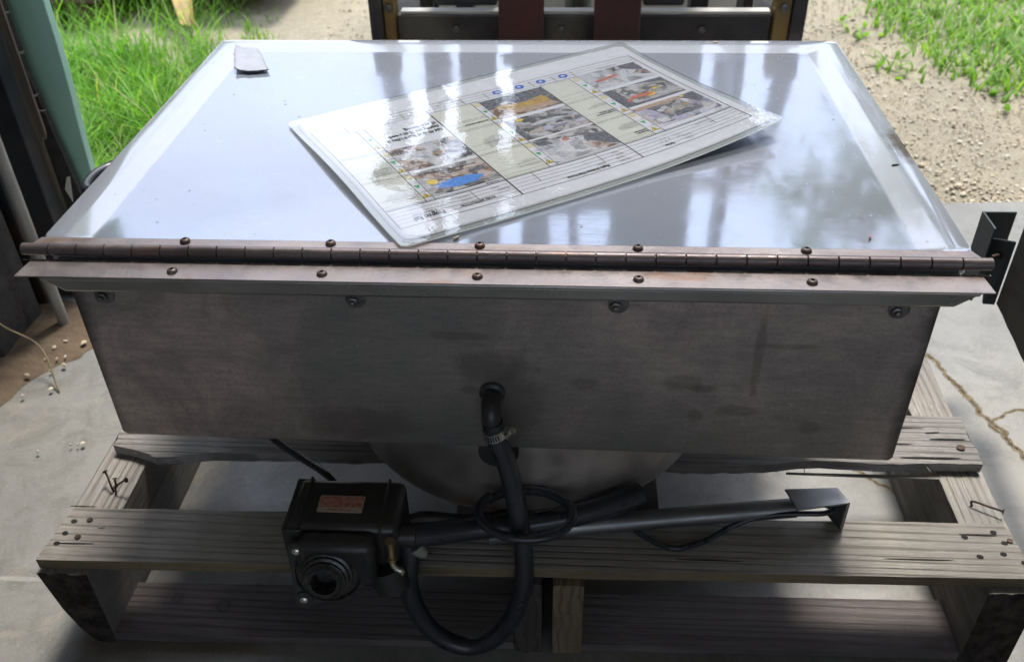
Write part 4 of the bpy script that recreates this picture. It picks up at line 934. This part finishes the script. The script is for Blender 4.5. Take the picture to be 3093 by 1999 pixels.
for u in (.474, .407, .339, .268):
    dpoly(gb, ell(u, .838, .0135, .019, 22, 0), HH * 2.2)
    dpoly(gw, [(u - .006, .832), (u + .005, .830), (u + .007, .842), (u, .848), (u - .005, .840)], HH * 2.9)
for g_, m_ in ((gy, 'yellow'), (gk, 'ink'), (gg_, 'green'), (gb, 'blue'), (gw, 'cream')): g_.build('printed_icon', MP[m_], paper, fix=False)
# text
dg = None
def text_mesh(body, size, bold=0.0):
    cu = bpy.data.curves.new('t', 'FONT'); cu.body = body; cu.size = size; cu.resolution_u = 2; cu.offset = bold; cu.space_line = .95
    ob = bpy.data.objects.new('t', cu); col.objects.link(ob)
    bpy.context.view_layer.update(); dgr = bpy.context.evaluated_depsgraph_get()
    me = bpy.data.meshes.new_from_object(ob.evaluated_get(dgr))
    v_ = [tuple(v.co) for v in me.vertices]; f_ = [tuple(p.vertices) for p in me.polygons]
    bpy.data.objects.remove(ob); bpy.data.curves.remove(cu); bpy.data.meshes.remove(me)
    return v_, f_
red_label()
DW, DH = .60, .40
def text(g, body, u, v, size, bold=0.0, right=False):
    v_, f_ = text_mesh(body, size * 1.1, bold); v_ = [(q[0] * .60, q[1], q[2]) for q in v_]; w_ = max(q[0] for q in v_) if right else 0
    g.add([S(u + (q[0] - w_) / DW, v - q[1] / DH, HH * 3.4) for q in v_], f_)
g = G()
text(g, 'Progress Rail', .868, .128, .0125, .0003); text(g, 'A Caterpillar Company', .880, .146, .0055)
text(g, 'WORK INSTRUCTION', .742, .130, .0078, .0001)
text(g, 'Magido 26 Intense Wash Process', .446, .112, .0078, .0002)
text(g, 'Various', .256, .115, .0078, .0002)
text(g, 'Add 40 oz of Storm Ultra at\ncleaning and 20 oz a week\ntill next cleaning', .693, .668, .0118, .0003)
text(g, 'Step off pedal to stop sprayer', .572, .640, .0050, .0002)
text(g, 'Use caution powering up\nelectrical equipment', .268, .450, .0052, .0002)
text(g, 'Just type begin\nwater and start', .268, .245, .0052, .0002)
text(g, 'Filter Change', .700, .214, .0056)
g.build('printed_text', MP['ink'], paper, fix=False)
g = G()
text(g, 'Prepared by', .697, .155, .0052); text(g, 'Jay Hanna', .715, .176, .0046); text(g, 'Checked by', .790, .155, .0052); text(g, 'Colt Schuster', .790, .176, .0046)
text(g, 'Approved by', .905, .176, .0050); text(g, 'Dave Pokorny', .905, .192, .0046)
text(g, 'Part Name', .20, .112, .0046); text(g, 'Part Number', .195, .134, .0046); text(g, 'Work Order', .385, .112, .0050); text(g, 'Key Name', .392, .134, .0050); text(g, 'Operator', .385, .155, .0050); text(g, 'Material', .392, .176, .0050)
text(g, '7/27/2016', .446, .134, .0052); text(g, 'Date', .115, .155, .0046); text(g, 'Process Code Sheet', .12, .176, .0046); text(g, 'Page 1 of 1', .05, .222, .0046)
text(g, 'Step on pedal to activate spray wand', .572, .675, .0047)
text(g, 'Cabinet while running\nParts are very hot and under high\npressure. Use PPE and do not lift\nlid. Rinse parts in washer. Turn dial\nto first setting then wait. Let basket\nstop. Spray until clean. Wear gloves\nand goggles. Do not spray parts\noutside of the cabinet.', .572, .430, .0044)
text(g, 'Bottom speed to be at 110\n\nWater temp to be at 160F\nFill tank to 1/2 line', .575, .255, .0044)
text(g, 'Change filter when unit is off and\nwater is not heated. Remove top\nof reservoir, remove 100 micron filter.\nChange and press firmly. Change if\nparts are not clean before using\nagain. Check weekly.', .888, .245, .0043)
text(g, 'After clean water is filled and\nnew soap is added, set dial to\nyour desired temperature.\nSet timer and press start\nto heat the water.', .888, .430, .0043)
text(g, 'Turn power switch to ON.\nPress green button.', .268, .520, .0046)
text(g, 'Load basket with parts and\nclose cover. Set timer for the\nwash. Never open lid while\nmachine is running.', .268, .300, .0043)
text(g, 'Revision', .62, .822, .0046); text(g, 'Name', .64, .845, .0046); text(g, 'Date', .63, .866, .0046)
text(g, 'Rev 1', .905, .822, .0042); text(g, 'Uncontrolled if printed', .86, .935, .0046); text(g, 'Operating Instructions', .10, .825, .0060)
for u, v0 in ((.238, .21), (.238, .402), (.238, .606), (.547, .21), (.547, .402), (.547, .606), (.8635, .21), (.8635, .402), (.8635, .606)):
    text(g, 'Caution', u, v0 + .060, .0030); text(g, 'Safety', u, v0 + .125, .0030); text(g, 'Quality', u, v0 + .190 - .006, .0030)
g.build('small_print', MP['soft'], paper, fix=False)
g = G()
for pts in ([(.285, .165), (.280, .135), (.272, .16), (.268, .13), (.262, .16), (.255, .14), (.25, .158)], [(.235, .16), (.228, .135), (.222, .155), (.215, .14)]):
    C = catmull([(a, b, 0) for a, b in pts], 5)
    for i in range(len(C) - 1):
        a, b = C[i], C[i + 1]; dpoly(g, [(a.x, a.y - .0015), (b.x, b.y - .0015), (b.x, b.y + .0015), (a.x, a.y + .0015)], HH * 3)
g.build('signature', MP['soft'], paper, fix=False)

# tape and crumbs on the lid
g = G(); tl, trr, br_, bl = Vector((-.512, .656)), Vector((-.469, .647)), Vector((-.420, .542)), Vector((-.478, .540)); nu, nv = 10, 18; vs_ = []
for j in range(nv + 1):
    for i in range(nu + 1):
        u, v = i / nu, j / nv; p = (tl * (1 - u) + trr * u) * (1 - v) + (bl * (1 - u) + br_ * u) * v
        if v > .93: p.y -= .006 * math.sin(u * math.pi) + .003 * nz3(u * 9, 1, 1)
        z = .0022 + .004 * max(0, 1 - u * 3) ** 2 + .006 * max(0, v - .8) + .0015 * (1 - math.cos(2 * math.pi * v)) + .0008 * nz3(u * 4, v * 6, 3)
        if u == 0: p.x += .003 * nz3(v * 12, 0, 5)
        vs_.append((p.x, p.y, z))
g.add(vs_, [(j * (nu + 1) + i, j * (nu + 1) + i + 1, (j + 1) * (nu + 1) + i + 1, (j + 1) * (nu + 1) + i) for j in range(nv) for i in range(nu)])
tp = g.build('tape_strip', M['tape'], org=(-.46, .59, .001), fix=False); sm = tp.modifiers.new('solid', 'SOLIDIFY'); sm.thickness = .0016; sm.offset = -1
tp.data.materials.append(M['tape_edge']); sm.material_offset_rim = 1
tag(tp, 'curled strip of grey tape near the lid corner above the grass', 'tape')
def crumb(x, y, s, mat, label, a=0.3):
    o = G().prism([(x + s * math.cos(a) * u - s * .35 * math.sin(a) * w, y + s * math.sin(a) * u + s * .35 * math.cos(a) * w) for u, w in ((-1, -.5), (.2, -1), (1, -.1), (.5, .9), (-.6, .8))], 0.0, .0018 + s * .1).build('debris_flake', mat, org=(x, y, 0)); tag(o, label, 'debris'); return o
crumb(.441, .026, .0040, MP['red'], 'tiny red flake on the lid near the right hinge end', 1.2)
crumb(.520, .214, .0055, M['hole'], 'black speck of dirt on the right rim of the lid', .2)
crumb(.338, .688, .006, MP['tan'], 'tan seed husk at the far edge of the lid', .5)
crumb(-.046, .010, .005, MP['tan'], 'pale brown seed husk on the lid beside the sheet corner', .8)

# ------------------------------------------------------------------ board on a bracket at right
gb_ = thing('bracketed_plank', 'mossy dark plank bolted to a black steel channel right of the tub', 'plank', (.95, .4, FLOOR))
def lp_(t, z, off=0): # plank left face line from far end to near
    a = Vector((.899, .55, 0)); b = Vector((.868, .10, 0)); p = a.lerp(b, t); return (p.x + off, p.y, z)
z0a, z1a = -.448, -.265
g = G(); K = 24; vs_ = []
for i in range(K + 1):
    t = i / K * 1.9
    for off, zz in ((0, z0a - .02 * t), (0, z1a - .02 * t), (.045, z1a - .02 * t), (.045, z0a - .02 * t)):
        q = lp_(t, zz, off); vs_.append((q[0] + .0015 * nz3(t * 20, zz * 30, 0), q[1], q[2] + .002 * nz3(t * 15, off * 50, 2)))
fs = [(4 * i + k, 4 * i + (k + 1) % 4, 4 * i + 4 + (k + 1) % 4, 4 * i + 4 + k) for i in range(K) for k in range(4)] + [(0, 1, 2, 3), tuple(4 * K + k for k in range(4))]
g.add(vs_, fs).build('plank', M['plank'], gb_)
g = G()  # U channel post standing behind the plank end
g.box(.862, .866, .575, .640, -.46, -.300).box(.866, .925, .636, .640, -.46, -.300).build('steel_channel', M['dark_sheet'], gb_, .001)
g = G()  # bent bracket plate
g.hexa([(.876, .553, -.452), (.897, .551, -.452), (.897, .557, -.452), (.876, .559, -.452), (.873, .600, -.335), (.897, .552, -.315), (.897, .557, -.315), (.873, .604, -.335)]).build('bracket_plate', M['dark_sheet'], gb_, .001)
G().tube([(.880, .566, -.352), (.866, .560, -.352)], .0042, 12).lathe((.889, .571, -.352), (-1, -.4, 0), [(.0085, 0), (.0085, .006)], 6).build('bolt', M['nail'], gb_)
G().box(.86, .90, -.32, -.27, FLOOR, -.49).build('plank_leg', M['plank'], gb_, .002)


# ------------------------------------------------------------------ forklift
fk = thing('forklift', 'dark forklift with maroon forks parked outside the doorway behind the lid', 'forklift', (.12, 2.4, FLOOR))
def fp(name, mat, *boxes, bevel=.003, par=fk):
    g = G()
    for b in boxes: g.box(*b)
    return g.build(name, mat, par, bevel)
YC = 1.32
cg = fp('carriage', M['carriage'], (-.345, .565, YC, YC + .03, -.33, -.152), (-.345, .565, YC, YC + .03, .12, .22), bevel=.004)
fp('carriage_side', M['carriage'], (-.408, -.375, YC - .02, YC + .05, -.33, .30)); fp('carriage_side', M['carriage'], (.606, .640, YC - .02, YC + .05, -.33, .30))
fp('olive_upright', M['olive'], (-.374, -.346, YC - .012, YC + .04, -.33, .30)); fp('olive_upright', M['olive'], (.567, .605, YC - .012, YC + .04, -.33, .30))
fp('carriage_lit_top', M['body_white'], (-.335, .56, YC + .005, YC + .035, -.1515, -.144), bevel=.001)  # off-white strip paints in the daylight on the lower bar's top face
for x0, x1 in ((-.090, .018), (.138, .248)):
    fo = fp('fork', M['fork_red'], (x0, x1, YC - .046, YC - .006, -.63, .24), bevel=.004)
    G().hexa([(x0, .10, -.602), (x1, .10, -.602), (x1, YC - .05, -.642), (x0, YC - .05, -.642), (x0, .10, -.592), (x1, .10, -.592), (x1, YC - .05, -.602), (x0, YC - .05, -.602)]).build('fork_blade', M['carriage'], fo, .002)
    fp('fork_hook', M['fork_red'], (x0 + .01, x1 - .01, YC - .045, YC - .002, .241, .255), par=fo)
for bx_ in (-.36, .586):
    for bz_ in (-.13, -.04, .06): G().lathe((bx_, YC - .0125, bz_), (0, -1, 0), [(.011, 0), (.011, .007), (.006, .009)], 6).build('frame_bolt', M['bolt'], fk)
for bx_ in (-.20, .06, .40): G().lathe((bx_, YC - .0005, -.185), (0, -1, 0), [(.009, 0), (.009, .006), (.005, .008)], 6).build('frame_bolt', M['bolt'], fk)
# lift brackets
fp('lift_bracket', M['guard_black'], (-.255, -.10, YC + .055, YC + .12, -.148, .02), (.258, .36, YC + .055, YC + .12, -.148, .02), bevel=.008)
# mast
fp('mast_panel', M['mast'], (-.20, -.115, 1.49, 1.495, .05, .80), bevel=0); fp('mast_panel', M['mast'], (-.075, .40, 1.49, 1.495, .05, .80), bevel=0)
for x0, x1 in ((-.31, -.275), (.52, .545)):
    fp('mast_rail', M['mast'], (x0, x1, 1.47, 1.50, FLOOR + .03, 1.02), (x0, x0 + .015, 1.50, 1.56, FLOOR + .03, 1.02), (x0, x1, 1.56, 1.58, FLOOR + .03, 1.02), bevel=.003)
for x0, x1 in ((-.215, -.170), (.385, .430)):
    fp('inner_rail', M['mast'], (x0, x1, 1.46, 1.53, FLOOR + .06, .93), bevel=.003)
fp('mast_crosshead', M['mast'], (-.24, .44, 1.45, 1.53, .62, .74), (-.26, .48, 1.53, 1.60, .985, 1.05), bevel=.006)
G().tube([(.10, 1.53, FLOOR + .1), (.10, 1.53, .62)], .035, 18).build('lift_cylinder', M['steel_pipe'], fk)
for dx in (-.03, .05, .17, .21): G().tube(catmull([(.05 + dx, 1.50, .64), (.05 + dx * 1.1, 1.44, .80 + dx), (.05 + dx, 1.47, .92), (.05 + dx, 1.52, .6)], 6), .012, 10).build('hydraulic_hose', M['black_rubber'], fk)
fp('hose_reel', M['guard_black'], (.22, .44, 1.44, 1.52, .74, .93), bevel=.03)
fp('hose_reel', M['guard_black'], (-.20, -.12, 1.44, 1.50, .74, .97), bevel=.01)
fp('hose_reel', M['guard_black'], (-.05, .02, 1.44, 1.50, .74, 1.0), bevel=.01)
# body
fp('front_cowl', M['body_white'], (-.36, .62, 1.84, 1.90, FLOOR + .15, .30), bevel=.02)
fp('floor_frame', M['carriage'], (-.36, .62, 1.90, 3.4, FLOOR + .15, -.18), bevel=.02)
fp('hood', M['olive'], (-.30, .56, 2.45, 3.3, -.18, .22), bevel=.05)
fp('counterweight', M['olive'], (-.36, .62, 3.3, 3.85, FLOOR + .15, .30), bevel=.09)
st_ = fp('seat', M['seat'], (-.12, .38, 2.5, 2.95, .222, .34), bevel=.04); fp('backrest', M['seat'], (-.10, .36, 2.95, 3.06, .34, .88), bevel=.04, par=st_)
G().tube([(.13, 2.0, .2), (.13, 2.2, .46)], .02, 12).lathe((.13, 2.21, .47), (0, -.6, -1), [(.14, 0), (.155, .012), (.14, .024), (.13, .012), (.14, 0)], 32, False, False).build('steering_wheel', M['guard_black'], fk)
gd = G()
for x0, lean in ((-.66, .12), (.93, -.12)):
    gd.tube(catmull([(x0, 2.30, -.18), (x0 + lean * .2, 2.36, .3), (x0 + lean * .8, 2.48, 1.10), (x0 + lean * 1.15, 2.52, 1.20), (x0 + lean * 2.2, 2.53, 1.235)], 8), .038, 12)
    gd.tube([(x0 + lean, 3.7, .25), (x0 + lean, 3.4, 1.24)], .035, 12)
    gd.tube([(x0 + lean, 2.52, 1.20), (x0 + lean, 3.45, 1.24)], .03, 12)
gd.tube([(-.42, 2.53, 1.235), (.69, 2.53, 1.235)], .038, 12).tube([(-.5, 3.42, 1.24), (.8, 3.42, 1.24)], .03, 12)
for x0 in (-.3, -.1, .1, .3, .5): gd.tube([(x0, 2.53, 1.235), (x0, 3.42, 1.24)], .014, 8)
gd.build('overhead_guard', M['guard_black'], fk)
for x0, y0, r in ((-.46, 1.98, .22), (.60, 1.98, .22), (-.42, 3.45, .18), (.58, 3.45, .18)):
    w = G().lathe((x0, y0, FLOOR - .02 + r), (1, 0, 0), [(r * .55, 0), (r * .93, .0), (r, .03), (r, .11), (r * .93, .14), (r * .55, .14)], 40).build('wheel', M['tyre'], fk)
    G().lathe((x0 - .003, y0, FLOOR - .02 + r), (1, 0, 0), [(r * .54, 0), (r * .5, .02), (r * .5, .126), (r * .54, .146)], 28).build('rim', M['body_white'], w)

# ------------------------------------------------------------------ implement at the grass
im = thing('farm_implement', 'rusty brown farm implement standing in the long grass', 'implement', (-2.1, 3.5, -.71))
def ip(name, mat, *boxes, bevel=.01):
    g = G()
    for b in boxes: g.box(*b)
    return g.build(name, mat, im, bevel)
ip('frame', M['brown_metal'], (-3.6, -1.15, 3.05, 4.8, -.50, -.32), (-3.6, -1.90, 2.86, 3.05, -.60, -.45))
ip('leg', M['brown_metal'], (-2.06, -1.94, 2.88, 2.98, -.71, -.60)); ip('leg', M['brown_metal'], (-3.4, -3.28, 4.5, 4.6, -.71, -.50)); ip('leg', M['brown_metal'], (-1.4, -1.28, 4.5, 4.6, -.71, -.50))
G().hexa([(-1.500, 2.70, -.632), (-1.450, 2.70, -.640), (-1.450, 2.74, -.640), (-1.500, 2.74, -.632), (-1.66, 2.98, -.40), (-1.54, 2.98, -.40), (-1.54, 3.06, -.40), (-1.66, 3.06, -.40)]).build('yellow_tine', M['yellow_paint'], im, .008)

# ------------------------------------------------------------------ trees
def tree(x, y, h, crown, nleaf, label, seed, low=1.2):
    rd = np.random.default_rng(seed); random.seed(seed)
    t = thing('tree', label, 'tree', (x, y, -.71), group='trees beyond the drive')
    g = G(); tips = []
    g.tube(catmull([(x, y, -.71), (x + .1, y, h * .3), (x - .05, y + .1, h * .6), (x, y, h * .85)], 5), [.20 * (1 - .04 * i) for i in range(16)], 12)
    for k in range(16):
        zb = low * .5 + (h * .8 - low * .5) * random.random(); a = random.uniform(0, 6.28); ln = crown * random.uniform(.6, 1.1)
        p0 = Vector((x, y, zb)); p1 = p0 + Vector((math.cos(a) * ln * .5, math.sin(a) * ln * .5, ln * .15)); p2 = p0 + Vector((math.cos(a) * ln, math.sin(a) * ln, ln * random.uniform(-.15, .3)))
        g.tube([p0, p1, p2], [.06, .035, .01], 7); tips += [p1, p2, p1.lerp(p2, .5)]
        for q in range(3):
            e = p1.lerp(p2, random.random()) + Vector((random.gauss(0, .35), random.gauss(0, .35), random.gauss(0, .25))) * crown * .4
            g.tube([p1.lerp(p2, .4), e], [.02, .006], 5); tips.append(e)
    g.build('trunk', M['bark'], t)
    n = nleaf; idx = rd.integers(0, len(tips), n); T = np.array([tuple(q) for q in tips])[idx]
    C = T + rd.normal(0, .10 * crown, (n, 3)) * np.array([1, 1, .62]); sz = rd.uniform(.05, .11, n)
    A = rd.normal(0, 1, (n, 3)); A /= np.linalg.norm(A, axis=1)[:, None]; B = np.cross(A, rd.normal(0, 1, (n, 3))); B /= np.linalg.norm(B, axis=1)[:, None]
    V = np.stack([C - A * sz[:, None], C + B * sz[:, None] * .45, C + A * sz[:, None], C - B * sz[:, None] * .45], 1).reshape(-1, 3) - np.array(t.location)
    me = bpy.data.meshes.new('crown'); me.from_pydata(V.tolist(), [], (np.arange(n * 4).reshape(-1, 4)).tolist()); me.materials.append(M['leaf_tree'])
    o = bpy.data.objects.new('crown', me); col.objects.link(o); o.parent = t
tree(4.3, 6.6, 4.2, 2.0, 6000, 'leafy tree right of the forklift, nearest the drive', 3, 3.0)
tree(6.8, 10.5, 3.9, 2.6, 9000, 'broad tree standing further back on the right', 11, 1.5)
tree(-8.5, 15, 4.0, 3.0, 9000, 'distant tree beyond the long grass on the left', 5, 1.5)
for nme in ('t',):
    pass
